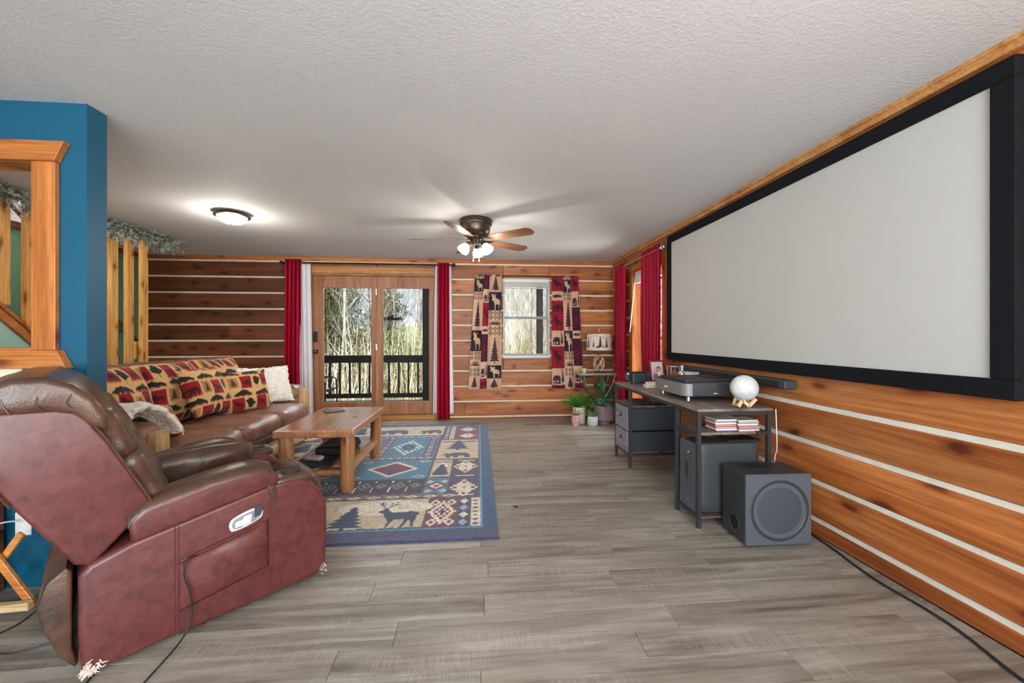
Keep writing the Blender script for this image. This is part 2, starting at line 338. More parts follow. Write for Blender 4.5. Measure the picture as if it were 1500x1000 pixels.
# ------------------------------------------------------------------ painting canvases (flat woven or printed pattern)
class Canvas:
    def __init__(s, w, h, res, bgc):
        s.w, s.h, s.res = w, h, res; s.nx, s.ny = int(round(w/res))+1, int(round(h/res))+1
        s.a = np.zeros((s.ny, s.nx, 3), np.float32); s.a[:] = lin(bgc)
        s.X, s.Y = np.meshgrid(np.linspace(0, w, s.nx), np.linspace(0, h, s.ny))
    def rect(s, x0, y0, x1, y1, c): s.a[(s.X >= x0) & (s.X <= x1) & (s.Y >= y0) & (s.Y <= y1)] = lin(c)
    def poly(s, pts, c):
        px = np.array([p[0] for p in pts]); py = np.array([p[1] for p in pts])
        i0, i1 = np.searchsorted(s.X[0], [px.min(), px.max()]); j0, j1 = np.searchsorted(s.Y[:, 0], [py.min(), py.max()])
        X = s.X[j0:j1, i0:i1]; Y = s.Y[j0:j1, i0:i1]; ins = np.zeros(X.shape, bool); n = len(pts)
        for k in range(n):
            x1, y1, x2, y2 = px[k], py[k], px[(k+1) % n], py[(k+1) % n]
            if y1 == y2: continue
            c_ = ((y1 > Y) != (y2 > Y)) & (X < (x2-x1)*(Y-y1)/(y2-y1)+x1); ins ^= c_
        s.a[j0:j1, i0:i1][ins] = lin(c)
    def ell(s, cx, cy, rx, ry, c): s.a[((s.X-cx)/rx)**2+((s.Y-cy)/ry)**2 <= 1] = lin(c)
    def dia(s, cx, cy, rx, ry, c): s.a[np.abs((s.X-cx)/rx)+np.abs((s.Y-cy)/ry) <= 1] = lin(c)
    def line(s, x1, y1, x2, y2, t, c):
        d = math.hypot(x2-x1, y2-y1) or 1e-6; nx_, ny_ = -(y2-y1)/d*t/2, (x2-x1)/d*t/2
        s.poly([(x1+nx_, y1+ny_), (x2+nx_, y2+ny_), (x2-nx_, y2-ny_), (x1-nx_, y1-ny_)], c)
    def shape(s, pts, x, y, sx_, sy_, c, flip=False):
        s.poly([(x+(-p[0] if flip else p[0])*sx_, y+p[1]*sy_) for p in pts], c)
    def pine(s, cx, y0, w_, h_, c, tiers=6):
        pts = [(cx-.04*w_, y0), (cx-.04*w_, y0+.1*h_)]; L_ = []; 
        for i in range(tiers):
            t = i/tiers; yy = y0+h_*(.1+.9*t); ww = w_/2*(1-t)**.85
            L_ += [(-ww, yy+(.02 if i % 2 else 0)*h_), (-ww*.5, yy+.9*h_/tiers*.75)]
        left = [(cx+a, b) for a, b in L_]; right = [(cx-a, b) for a, b in reversed(L_)]
        s.poly([(cx-.05*w_, y0), (cx-.05*w_, y0+.1*h_)]+left+[(cx, y0+h_)]+right+[(cx+.05*w_, y0+.1*h_), (cx+.05*w_, y0)], c)
    def aztec(s, cx, cy, rx, ry, cols):
        for k, c in enumerate(cols):
            t = 1-k/len(cols); st = 5
            m_ = np.round(np.abs(s.X-cx)/rx*st)/st+np.round(np.abs(s.Y-cy)/ry*st)/st <= t
            s.a[m_] = lin(c)
    def deer(s, x, y, w_, h_, c, flip=False):
        body = [(.0, .60), (.10, .66), (.13, .72), (.2, .72), (.27, .60), (.36, .55), (.6, .55), (.8, .57), (.93, .54), (1.0, .46), (.96, .44), (.93, .46), (.95, .3), (.9, .18), (.93, .02), (.87, .02), (.83, .2), (.78, .28), (.76, .2), (.68, .02), (.62, .02), (.68, .22), (.66, .3), (.45, .28), (.4, .2), (.36, .02), (.3, .02), (.33, .2), (.28, .3), (.2, .4), (.14, .52), (.04, .55)]
        s.shape(body, x, y, w_, h_, c, flip)
        f = -1 if flip else 1
        def ln(a, b, t=.035): s.line(x+f*a[0]*w_, y+a[1]*h_, x+f*b[0]*w_, y+b[1]*h_, t*w_, c)
        for a, b in [((.15, .7), (.02, .84)), ((.02, .84), (.0, 1)), ((.02, .84), (-.08, .95)), ((.08, .78), (.08, .95)), ((.18, .7), (.32, .82)), ((.32, .82), (.4, .98)), ((.32, .82), (.45, .86)), ((.26, .78), (.24, .95))]: ln(a, b)
    def moose(s, x, y, w_, h_, c, flip=False):
        body = [(.0, .62), (.1, .72), (.22, .74), (.34, .8), (.5, .7), (.8, .66), (.95, .58), (.98, .4), (.93, .35), (.92, .02), (.84, .02), (.84, .3), (.74, .36), (.5, .36), (.46, .3), (.46, .02), (.36, .02), (.36, .3), (.28, .42), (.22, .56), (.12, .56), (.04, .54)]
        s.shape(body, x, y, w_, h_, c, flip)
        s.shape([(.14, .72), (.0, .8), (-.05, .98), (.03, .9), (.08, 1), (.13, .9), (.2, .98), (.24, .74)], x, y, w_, h_, c, flip)
        s.shape([(.22, .74), (.26, .9), (.34, .82), (.38, .96), (.46, .86), (.5, .98), (.48, .8), (.34, .74)], x, y, w_, h_, c, flip)
    def bear(s, x, y, w_, h_, c, flip=False):
        s.shape([(0, .42), (.08, .5), (.12, .6), (.2, .66), (.24, .6), (.4, .72), (.6, .74), (.85, .7), (.98, .5), (1, .02), (.82, .02), (.8, .26), (.62, .28), (.6, .02), (.44, .02), (.42, .26), (.34, .26), (.32, .02), (.16, .02), (.18, .3), (.14, .38), (.02, .36)], x, y, w_, h_, c, flip)
    def cabin(s, x, y, w_, h_, c, c2):
        s.rect(x+.08*w_, y, x+.92*w_, y+.45*h_, c); s.poly([(x, y+.42*h_), (x+.25*w_, y+.85*h_), (x+.8*w_, y+.85*h_), (x+w_, y+.42*h_)], c)
        s.rect(x+.2*w_, y+.08*h_, x+.32*w_, y+.32*h_, c2); s.rect(x+.5*w_, y+.15*h_, x+.7*w_, y+.32*h_, c2)
    def fish(s, x, y, w_, h_, c):
        s.ell(x+.42*w_, y+.5*h_, .42*w_, .42*h_, c); s.poly([(x+.75*w_, y+.5*h_), (x+w_, y+h_), (x+.95*w_, y+.5*h_), (x+w_, y)], c)
    def noise(s, amt=.12, step=1):
        s.a *= (1+(rng.random((s.ny, s.nx, 1))-.5)*2*amt).astype(np.float32)
    def sample(s, u, v):
        i = np.clip(np.round(np.asarray(u)*(s.nx-1)).astype(int), 0, s.nx-1); j = np.clip(np.round(np.asarray(v)*(s.ny-1)).astype(int), 0, s.ny-1)
        return s.a[j, i]
def grid_mesh(name, P, mat, parent=None, colors=None, solid=0, smooth=True):
    """P: ny x nx x 3 points"""
    ny, nx = P.shape[:2]; me = bpy.data.meshes.new(name); idx = np.arange(ny*nx).reshape(ny, nx)
    q = np.stack([idx[:-1, :-1], idx[:-1, 1:], idx[1:, 1:], idx[1:, :-1]], -1).reshape(-1, 4)
    me.vertices.add(ny*nx); me.vertices.foreach_set('co', P.astype(np.float32).ravel())
    me.loops.add(q.size); me.loops.foreach_set('vertex_index', q.ravel().astype(np.int32))
    me.polygons.add(len(q)); me.polygons.foreach_set('loop_start', np.arange(0, q.size, 4, dtype=np.int32)); me.polygons.foreach_set('loop_total', np.full(len(q), 4, np.int32))
    me.update(calc_edges=True)
    if smooth: shade(me)
    me.materials.append(mat)
    if colors is not None:
        at = me.color_attributes.new('Col', 'FLOAT_COLOR', 'POINT'); a = np.ones((ny*nx, 4), np.float32); a[:, :3] = colors.reshape(-1, 3); at.data.foreach_set('color', a.ravel())
    o = bpy.data.objects.new(name, me); C.objects.link(o)
    if parent: o.parent = parent
    if solid:
        md = o.modifiers.new('thick', 'SOLIDIFY'); md.thickness = solid; md.offset = 0
    return o

# ================================================================== STRUCTURE
H = 2.44; XR = 2.13; YB = 6.13; XL = -4.78; YR = -3.0
def struct(o, label, cat): return tag(o, label, cat, kind='structure')

# floor: individual vinyl planks near the camera, joined ones beyond
fl = struct(B(XL-.2, XR+.2, YR, YB+.2, -.12, -.008).build('floor', M_backing, smooth=0), 'grey oak vinyl plank floor running under the whole room', 'floor')
PW, PLN = .1465, 1.22
plank_mesh = {}
def plank_me(ln):
    k = round(ln, 2)
    if k not in plank_mesh:
        o = B(-k/2+.0009, k/2-.0009, -PW/2+.0007, PW/2-.0007, -.008, 0, .0012).build('plank', M_floor, smooth=0); plank_mesh[k] = o.data; bpy.data.objects.remove(o)
    return plank_mesh[k]
far = MB(); y = .92; row = 0; npl = 0
while y < YB+.1:
    off = random.uniform(0, PLN); x = XL-off
    while x < XR:
        a, b_ = max(x, XL), min(x+PLN, XR); x += PLN
        if b_-a < .002: continue
        # visible part of the frame only; hidden far-left planks are joined
        vis = b_-a > .05 and y < 6.0 and b_ > -1.25*y-.7
        if vis and npl < 300:
            o = bpy.data.objects.new('plank', plank_me(b_-a)); C.objects.link(o); o.parent = fl; o.location = ((a+b_)/2, y+PW/2, 0); npl += 1
        else: far.box(a+.0009, b_-.0009, y+.0007, y+PW-.0007, -.008, 0)
    y += PW; row += 1
far.box(XL, XR, YR, .918, -.008, 0)
tag(far.build('plank_field', M_floor, fl, smooth=0), kind='stuff')

# ceiling with stairwell opening
SWX, SWY = -3.72, 5.12
cm = MB()
cm.box(SWX, XR+.2, YR, YB+.2, H, H+.25); cm.box(XL-.2, SWX, SWY, YB+.2, H, H+.25); cm.box(XL-.2, SWX, YR, 1.6, H, H+.25)
struct(cm.build('ceiling', M_ceiling, smooth=0), 'white textured ceiling over the room', 'ceiling')
up = MB(); up.box(XL-.2, SWX, 1.6, SWY, H+1.7, H+1.8); up.box(SWX, SWX+.1, 1.6, SWY, H+.25, H+1.7); up.box(XL, SWX, SWY, SWY+.1, H+.25, H+1.7); up.box(XL, SWX, 1.5, 1.6, H+.25, H+1.7); up.box(XL-.2, XL, 1.5, SWY+.1, H, H+1.7)
struct(up.build('trim_3', M_ceiling, smooth=0), 'pale walls of the stairwell above the ceiling opening', 'stairwell')

def rect_sub(rects, hole):
    out_ = []; hx0, hx1, hz0, hz1 = hole
    for x0, x1, z0, z1 in rects:
        if hx1 <= x0 or hx0 >= x1 or hz1 <= z0 or hz0 >= z1: out_.append((x0, x1, z0, z1)); continue
        if x0 < hx0: out_.append((x0, hx0, z0, z1))
        if hx1 < x1: out_.append((hx1, x1, z0, z1))
        a, b_ = max(x0, hx0), min(x1, hx1)
        if z0 < hz0: out_.append((a, b_, z0, hz0))
        if hz1 < z1: out_.append((a, b_, hz1, z1))
    return [r_ for r_ in out_ if r_[1]-r_[0] > .004 and r_[3]-r_[2] > .004]
def log_wall(name, label, x0, x1, chinks, chh, holes, place, matf, mchink, joints=()):
    base = MB()
    for a, b_, c_, d in (lambda rs: rs)(__import__('functools').reduce(rect_sub, holes, [(x0, x1, 0, H)])): base.box(a, b_, .032, .2, c_, d)
    wl = struct(base.build(name, M_backing, smooth=0), label, 'wall')
    wl.matrix_world = place
    zs = [0]+[z for z in chinks]+[H]
    for i in range(len(zs)-1):
        z0 = zs[i]+(chh/2 if i else 0); z1 = zs[i+1]-(chh/2 if i < len(zs)-2 else 0)
        if z1-z0 < .01: continue
        rs = [(x0, x1, z0, z1)]
        for jx, ji in joints:
            if ji == i: rs = [r_ for r in rs for r_ in ([(r[0], jx, r[2], r[3]), (jx, r[1], r[2], r[3])] if r[0] < jx < r[1] else [r])]
        for h_ in holes: rs = rect_sub(rs, h_)
        for a, b_, c_, d in rs:
            cx, cz = (a+b_)/2, (c_+d)/2
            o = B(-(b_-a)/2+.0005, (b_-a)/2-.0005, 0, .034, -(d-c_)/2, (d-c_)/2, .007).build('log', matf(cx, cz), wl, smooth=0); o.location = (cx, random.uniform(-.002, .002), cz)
    for z in chinks:
        rs = [(x0, x1, z-chh/2-.002, z+chh/2+.002)]
        for h_ in holes: rs = rect_sub(rs, h_)
        for a, b_, c_, d in rs:
            cx, cz = (a+b_)/2, (c_+d)/2
            n_ = max(2, int((b_-a)/.06)); m = MB(); vs_ = []
            for k in range(n_+1):
                xx = a-cx+(b_-a)*k/n_; j1, j2 = random.uniform(-.0018, .0018), random.uniform(-.0018, .0018)
                vs_ += [(xx, .006, c_-cz+j1), (xx, .006, d-cz+j2), (xx, .03, d-cz+j2), (xx, .03, c_-cz+j1)]
            fs = [(4*k+q, 4*k+(q+1) % 4, 4*k+4+(q+1) % 4, 4*k+4+q) for k in range(n_) for q in range(4)]
            fs += [(3, 2, 1, 0), tuple(4*n_+q for q in range(4))]
            o = MB().add(vs_, fs).build('chinking', mchink, wl, smooth=0); o.location = (cx, 0, cz)
    return wl
DOOR = (-2.57, -.62, 0, 2.27); WIN = (.39, 1.113, .925, 2.16)
bch = [.0315+.2335*k for k in range(11)]
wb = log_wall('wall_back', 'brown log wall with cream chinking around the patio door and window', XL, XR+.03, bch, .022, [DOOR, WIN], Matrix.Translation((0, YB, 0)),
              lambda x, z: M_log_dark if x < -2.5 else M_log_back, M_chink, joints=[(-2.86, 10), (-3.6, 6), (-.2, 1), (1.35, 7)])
SWIN = (4.42, 5.32, .33, 2.16)     # in Y
rch = [.10+.2375*k for k in range(10)]
# local x runs along -Y on the right wall (place maps local x -> world -Y)
PR = Matrix(((0, 1, 0, XR), (-1, 0, 0, 0), (0, 0, 1, 0), (0, 0, 0, 1)))
wr = log_wall('wall_right', 'orange log wall with white chinking behind the projection screen', -YB, -YR, rch, .027, [(-SWIN[1], -SWIN[0], SWIN[2], SWIN[3])], PR,
              lambda x, z: M_log_right, M_chink_white, joints=[(-1.2, 2), (-3.3, 5)])
t = MB(); t.box(XR-.028, XR, YR, YB, H-.05, H, .004); t.box(XR-.04, XR, YR, YB, H-.018, H, .003)
tr = struct(t.build('trim_1', M_casing_x if False else M_trim_light, smooth=0), 'light wooden crown strip along the top of the right wall', 'trim')

# left stairwell wall, green
struct(B(XL-.2, XL, YR, YB+.2, 0, H).build('wall_left', M_green, smooth=0), 'green painted wall beyond the stair posts', 'wall')
struct(B(XL, XL+.022, YR, YB, H-.06, H+.01, .003).build('trim_2', M_log_dark, smooth=0), 'dark wooden strip along the top of the green wall', 'trim')
# rear wall behind the camera with two window openings
rm = MB()
for a, b_, c_, d in rect_sub(rect_sub([(XL-.2, XR+.2, 0, H)], (-4.2, -2.2, .55, 2.3)), (-1.2, 1.6, .55, 2.3)): rm.box(a, b_, YR-.15, YR, c_, d)
struct(rm.build('wall_rear', M_mint, smooth=0), 'pale wall behind the camera with two wide window openings', 'wall')

# blue partition with pass-through window
bm_ = MB(); BY0, BY1, BXE = 2.20, 2.31, -1.98
for a, b_, c_, d in rect_sub([(XL, BXE, 0, H)], (-3.35, -2.20, 1.19, 2.145)): bm_.box(a, b_, BY0, BY1, c_, d)
struct(bm_.build('wall_middle', M_teal, smooth=0), 'blue painted partition wall ending beside the recliner', 'wall')
wn = thing('window_1', 'pass-through opening in the blue wall framed in orange wood', 'window', (-2.7, BY0, 1.1), kind='structure')
def wpart(m, name, mat, par=wn):
    o = m.build(name, mat, par, smooth=0); o.location = -par.location; return o
wpart(MB().prism([(-3.45, 2.132), (-2.10, 2.132), (-2.055, 2.232), (-3.5, 2.232)], BY0-.035, BY0+.0, 'y', .003), 'head_casing', M_casing_x)
wpart(MB().prism([(-3.45, 1.19), (-2.085, 1.19), (-2.04, 1.10), (-3.5, 1.10)], BY0-.04, BY0+.0, 'y', .003), 'sill_apron', M_casing_x)
wpart(B(-2.215, -2.105, BY0-.025, BY0, 1.19, 2.132, .003), 'side_casing', M_casing)
wpart(B(-3.45, -3.34, BY0-.025, BY0, 1.19, 2.132, .003), 'side_casing', M_casing)
jm = MB(); jm.box(-2.215, -2.2, BY0, BY1+.005, 1.19, 2.145); jm.box(-3.35, -3.335, BY0, BY1+.005, 1.19, 2.145)
wpart(jm, 'side_jamb', M_casing)
jm = MB(); jm.box(-3.335, -2.215, BY0, BY1+.005, 2.13, 2.145); jm.box(-3.335, -2.215, BY0, BY1+.005, 1.19, 1.2)
wpart(jm, 'head_jamb', M_casing_x)

# stairs
st = thing('staircase', 'wooden staircase descending behind the posts beside the green wall', 'staircase', (-4.25, 5.0, 0), kind='structure')
SL = math.tan(R(43)); Y0S = 5.02
def sp(m, name, mat, smooth=0, kind=None):
    o = m.build(name, mat, st, smooth=smooth); o.location = -st.location; 
    if kind: o['kind'] = kind
    return o
# side panel under the stringer (mint), stringer and cap
yt = 2.45
sp(MB().prism([(Y0S-.12, 0), (yt, 0), (yt, (Y0S-yt)*SL-.07), (Y0S-.12, .03)], -3.80, -3.74, 'x'), 'side_panel', M_mint)
sp(MB().prism([(Y0S, 0), (Y0S-.1, 0), (yt, (Y0S-yt)*SL-.05), (yt, (Y0S-yt)*SL+.0), (Y0S, .02)], -3.81, -3.715, 'x', .003), 'stringer', M_casing_x)
sp(MB().prism([(Y0S+.02, .02), (yt, (Y0S-yt)*SL), (yt, (Y0S-yt)*SL+.028), (Y0S+.02, .05)], -3.82, -3.70, 'x', .003), 'stringer_cap', M_log_back)
for k in range(12):
    yy = Y0S-.06-k*.205; zz = (k+1)*.19
    sp(B(XL+.005, -3.815, yy-.23, yy, zz-.03, zz, .004), 'tread', M_log_back); sp(B(XL+.005, -3.815, yy-.035, yy-.015, zz-.19, zz-.03), 'riser', M_backing)
hr = MB(); hr.tube([(XL+.075, 5.95, 1.09+.1), (XL+.075, 3.0, 1.19+2.95*.93)], .021, 10)
sp(hr, 'handrail', M_log_dark, 40)
for yy in (5.75, 4.9, 4.0): sp(MB().tube([(XL, yy, 1.19+(5.95-yy)*.93-.05), (XL+.07, yy, 1.19+(5.95-yy)*.93-.05), (XL+.075, yy, 1.19+(5.95-yy)*.93)], .007, 6), 'rail_bracket', M_bronze, 40)

# stair posts floor/stringer to ceiling
pys = [3.30, 3.49, 3.68, 3.87, 4.06, 4.25, 4.45, 4.64, 4.83]
where = {3.30: 'framed by the left half of the blue wall opening', 3.49: 'seen through the blue wall opening, left of the window casing', 3.68: 'mostly hidden behind the right casing of the blue wall opening', 3.87: 'hidden behind the blue partition, nearest the opening', 4.06: 'hidden behind the middle of the blue partition end',
         4.25: 'hidden just behind the blue partition edge', 4.45: 'first one right of the blue wall', 4.64: 'middle one of the three right of the blue wall', 4.83: 'last one, furthest from the blue wall'}
for yy in pys:
    z0 = max(.0, (Y0S-yy)*SL+.05+.034)
    o = B(-.022, .022, -.04, .04, 0, H-z0, .003).build('stair_post', M_pine_z, smooth=0); o.location = (-3.76, yy, z0)
    tag(o, 'yellow pine stair post, '+where[yy], 'post', 'pine posts between the stringer and ceiling')
o = B(-.03, .03, -.045, .045, 0, .2, .012).build('rail_block', M_pine_z, smooth=0); o.location = (-3.84, 4.83, 1.0)
tag(o, 'short pine block fixed behind the last stair post', 'wood block'); 
md_ = MB().box(-.09, -.03, 0, .0, 0, 0)
o['category'] = 'block'
# rail at the ceiling edge carrying the garland
t = MB(); t.box(-3.735, -3.70, 2.4, 5.22, H-.022, H-.0, .004)
tag(t.build('ceiling_edge_board', M_log_dark, smooth=0), 'dark wooden board along the stairwell edge behind the garland', 'board')

# garland of frosted needles
def frost():
    m, n, b = newmat('frosted_needles'); vec = coords(n, rand=False); f = noise(n, vec, 22, 3)
    n.links.new(ramp(n, f, [(.38, lin((50, 76, 56))), (.48, lin((110, 136, 116))), (.58, lin((222, 228, 222)))]), b.inputs['Base Color']); b.inputs['Roughness'].default_value = .7; return m
M_frost = frost(); M_cone = pm('pine_cone', (120, 78, 50), .7)
g = thing('garland', 'frosted pine garland hung along the stairwell edge above the posts', 'garland', (-3.66, 3.9, H-.1))
gm = MB()
yy = 2.75
sag = lambda y_: H-.085-.02*math.sin(y_*5)
while yy < 5.08:
    c0 = Vector((-3.665, yy, sag(yy)+.012))
    for q in range(9):
        a = random.uniform(0, 2*PI); dr = Vector((math.cos(a)*.9, random.uniform(-.7, .7), math.sin(a)*.75-.1)).normalized(); ln = random.uniform(.09, .19)
        if c0.z+dr.z*ln > H-.03: dr.z = max(-.2, min(.15, dr.z)); dr.normalize()
        tip = c0+dr*ln
        for k in range(14):
            p = c0+dr*ln*(k/13.0)*.95+dr*.005; nd = (dr*.8+Vector((random.gauss(0, .8), random.gauss(0, .8), random.gauss(0, .8)))).normalized(); q2 = p+nd*random.uniform(.026, .045)
            if q2.z > H-.004: q2.z = H-.004
            sd = nd.orthogonal().normalized()*.0024; s2 = nd.cross(sd)
            gm.add([p+sd, p-sd*.5+s2, p-sd*.5-s2, q2], [(0, 1, 3), (1, 2, 3), (2, 0, 3)])
    yy += .021
o = gm.build('needles', M_frost, g, smooth=0); o.location = -g.location; o['kind'] = 'stuff'
o = MB().tube([(-3.67, 2.72+k*.1, sag(2.72+k*.1)) for k in range(24)], .009, 6).build('stem', M_cone, g); o.location = -g.location
for yy in (3.1, 3.55, 4.0, 4.55, 4.9):
    m = MB()
    for k in range(6): m.lathe([(0, 0), (.022-.003*abs(k-2), .004), (.018-.003*abs(k-2), .011), (0, .012)], 9, c=(0, 0, -.03+k*.009))
    o = m.build('pine_cone', M_cone, g); o.location = Vector((-3.60, yy, sag(yy)-.01))-g.location; o.rotation_euler = (.6, .5, yy)

# ---- patio door (door_1)
d1 = thing('door_1', 'double glazed patio door of fir wood between crimson curtains', 'door', (-1.56, YB, 0), kind='structure')
def dp(m, name, mat, par=d1, smooth=0):
    o = m.build(name, mat, par, smooth=smooth); 
    o.location = -d1.location; return o
dp(B(-2.585, -.605, YB-.02, YB+.005, 2.20, 2.30, .003), 'head_casing', M_trim_light)
dp(B(-2.585, -2.485, YB-.02, YB+.005, .0, 2.20, .003), 'side_casing', M_trim_light)
dp(B(-.655, -.605, YB-.02, YB+.005, .0, 2.20, .003), 'side_casing', M_trim_light)
m = MB(); m.box(-2.57, -2.46, YB+.005, YB+.19, 0, 2.27); m.box(-.66, -.62, YB+.005, YB+.19, 0, 2.27); m.box(-2.46, -.66, YB+.005, YB+.19, 2.17, 2.27)
dp(m, 'jamb', M_door)
dp(B(-2.46, -.66, YB-.02, YB+.2, 0, .075, .005), 'threshold', M_trim_light)
M_glass = bpy.data.materials.new('window_glass'); M_glass.use_nodes = True
gn = M_glass.node_tree; gn.nodes.clear(); go = gn.nodes.new('ShaderNodeOutputMaterial'); gt = gn.nodes.new('ShaderNodeBsdfTransparent'); gg = gn.nodes.new('ShaderNodeBsdfGlossy'); gx = gn.nodes.new('ShaderNodeMixShader'); gx.inputs[0].default_value = .004; gg.inputs['Roughness'].default_value = .02; gt.inputs[0].default_value = (.95, .97, .97, 1)
gn.links.new(gt.outputs[0], gx.inputs[1]); gn.links.new(gg.outputs[0], gx.inputs[2]); gn.links.new(gx.outputs[0], go.inputs[0])
for (x0, x1, gx0, gx1) in ((-2.46, -1.525, -2.30, -1.60), (-1.505, -.66, -1.43, -.74)):
    m = MB(); yA, yB2 = YB+.03, YB+.075
    m.box(x0, gx0, yA, yB2, .08, 2.165, .003); m.box(gx1, x1, yA, yB2, .08, 2.165, .003); m.box(gx0, gx1, yA, yB2, 1.99, 2.165, .003); m.box(gx0, gx1, yA, yB2, .08, .275, .003)
    pn = dp(m, 'door_panel', M_door)
    o = B(gx0-.005, gx1+.005, yA+.018, yA+.026, .27, 1.995).build('pane', M_glass, pn, smooth=0)
dp(B(-1.53, -1.50, YB+.02, YB+.06, .08, 2.165, .004), 'astragal', M_door)
o = dp(B(-2.435, -2.375, YB+.005, YB+.03, 1.18, 1.335, .006), 'deadbolt_keypad', M_black)
m = MB(); m.tube([(-2.40, YB+.03, 1.035), (-2.40, YB-.02, 1.035)], .012, 10); m.soft(-2.40, YB-.03, 1.035, .03, .02, .03, .02, 8); m.tube([(-2.40, YB+.03, 1.035), (-2.40, YB+.022, 1.035)], .033, 16)
dp(m, 'door_knob', M_bronze, smooth=40)
for zz in (1.93, 1.1, .35): dp(B(-1.535, -1.515, YB+.012, YB+.028, zz-.05, zz+.05, .003), 'hinge', M_steel)

# ---- back window (window_2)
M_sash = pm('grey_sash', (150, 156, 158), .45, var=.05)
w2 = thing('window_2', 'white vinyl sash window between the patterned curtains', 'window', (.75, YB, .93), kind='structure')
def w2p(m, name, mat, par=w2, smooth=0): o = m.build(name, mat, par, smooth=smooth); o.location = -w2.location; return o
x0, x1, z0, z1 = WIN
m = MB(); m.box(x0, x0+.012, YB, YB+.19, z0, z1); m.box(x1-.012, x1, YB, YB+.19, z0, z1); m.box(x0, x1, YB, YB+.19, z1-.012, z1)
w2p(m, 'jamb', M_vinyl)
w2p(B(x0-.01, x1+.01, YB-.015, YB+.17, z0, z0+.045, .004), 'sill', M_vinyl)
for nm, za, zb, yy in (('upper_sash', 1.535, z1-.012, YB+.12), ('lower_sash', z0+.045, 1.575, YB+.09)):
    m = MB(); m.box(x0+.012, x0+.027, yy, yy+.03, za, zb); m.box(x1-.027, x1-.012, yy, yy+.03, za, zb); m.box(x0+.027, x1-.027, yy, yy+.03, za, za+.022); m.box(x0+.027, x1-.027, yy, yy+.03, zb-.02, zb)
    s_ = w2p(m, nm, M_sash); B(x0+.03, x1-.03, yy+.012, yy+.018, za+.03, zb-.025).build('pane', M_glass, s_, smooth=0)
m = MB(); m.box(x0+.014, x1-.014, YB+.01, YB+.055, z1-.055, z1-.014, .003)
for k in range(7): m.box(x0+.02, x1-.02, YB+.012, YB+.052, z1-.064-k*.011, z1-.0585-k*.011)
m.box(x0+.02, x1-.02, YB+.012, YB+.052, z1-.155, z1-.142, .002)
bl = w2p(m, 'raised_blind', M_white)
# ---- side window (window_3)
w3 = thing('window_3', 'tall side window with orange wooden jambs between crimson curtains', 'window', (XR, 4.87, SWIN[2]), kind='structure')
def w3p(m, name, mat, par=w3): o = m.build(name, mat, par, smooth=0); o.location = -w3.location; return o
ya, yb, za, zb = SWIN
w3p(B(XR-.018, XR+.2, yb-.018, yb+.001, za, zb, .002), 'side_jamb', M_casing); w3p(B(XR, XR+.2, ya-.001, ya+.018, za, zb, .002), 'side_jamb', M_casing)
m = MB(); m.box(XR, XR+.2, ya+.018, yb-.018, zb-.018, zb+.001); m.box(XR-.02, XR+.2, ya+.018, yb-.018, za-.001, za+.02); w3p(m, 'sill', M_casing_x)
w3p(B(XR-.02, XR, ya-.09, ya, za-.05, zb+.08, .003), 'side_casing', M_casing); w3p(B(XR-.02, XR, yb, yb+.08, za-.05, zb+.08, .003), 'side_casing', M_casing)
w3p(B(XR-.022, XR, ya-.0, yb+.0, zb, zb+.08, .003), 'head_casing', M_casing_x)
m = MB(); xx = XR+.155; m.box(xx, xx+.04, ya+.018, ya+.06, za+.02, zb-.018); m.box(xx, xx+.04, yb-.06, yb-.018, za+.02, zb-.018); m.box(xx, xx+.04, ya+.06, yb-.06, za+.02, za+.06); m.box(xx, xx+.04, ya+.06, yb-.06, zb-.06, zb-.018); m.box(xx, xx+.04, ya+.06, yb-.06, 1.22, 1.26)
s_ = w3p(m, 'sash', M_vinyl); B(xx+.015, xx+.022, ya+.05, yb-.05, za+.05, zb-.05).build('pane', M_glass, s_, smooth=0)
m = MB(); m.box(XR+.02, XR+.065, ya+.022, yb-.022, zb-.06, zb-.02, .003)
for k in range(8): m.box(XR+.02, XR+.06, ya+.03, yb-.03, zb-.07-k*.012, zb-.064-k*.012)
m.box(XR+.02, XR+.06, ya+.03, yb-.03, zb-.175, zb-.16)
bl = w3p(m, 'raised_blind', M_white)
w3p(MB().tube([(XR+.01, yb-.07, zb-.06), (XR-.055, yb-.02, 1.32)], .005, 6), 'blind_wand', M_white)

# outlets
def wallplate(x, y, z, label, rz=0):
    p = thing('wall_outlet', label, 'outlet', (x, y, z), rz)
    B(-.037, .037, -.006, 0, -.058, .058, .004).build('cover_plate', M_white, p, smooth=0)
    for zz in (-.022, .022): B(-.014, .014, -.008, -.004, zz-.014, zz+.014, .003).build('socket', M_white, p, smooth=0)
wallplate(-2.27, BY0, .32, 'white outlet low on the blue wall behind the wooden stand')
p = thing('light_switch', 'white light switch on the green wall behind the first stair post', 'switch', (XL, 5.45, 1.16), R(90))
B(-.037, .037, -.006, 0, -.058, .058, .004).build('cover_plate', M_white, p, smooth=0); B(-.012, .012, -.014, -.004, -.025, .025, .004).build('rocker', M_white, p, smooth=0)
tag(B(-2.40, -2.27, BY0-.012, BY0, .86, 1.098, .003).build('cover_strip', M_chink, smooth=0), 'cream cover strip on the blue wall below the orange sill', 'strip')

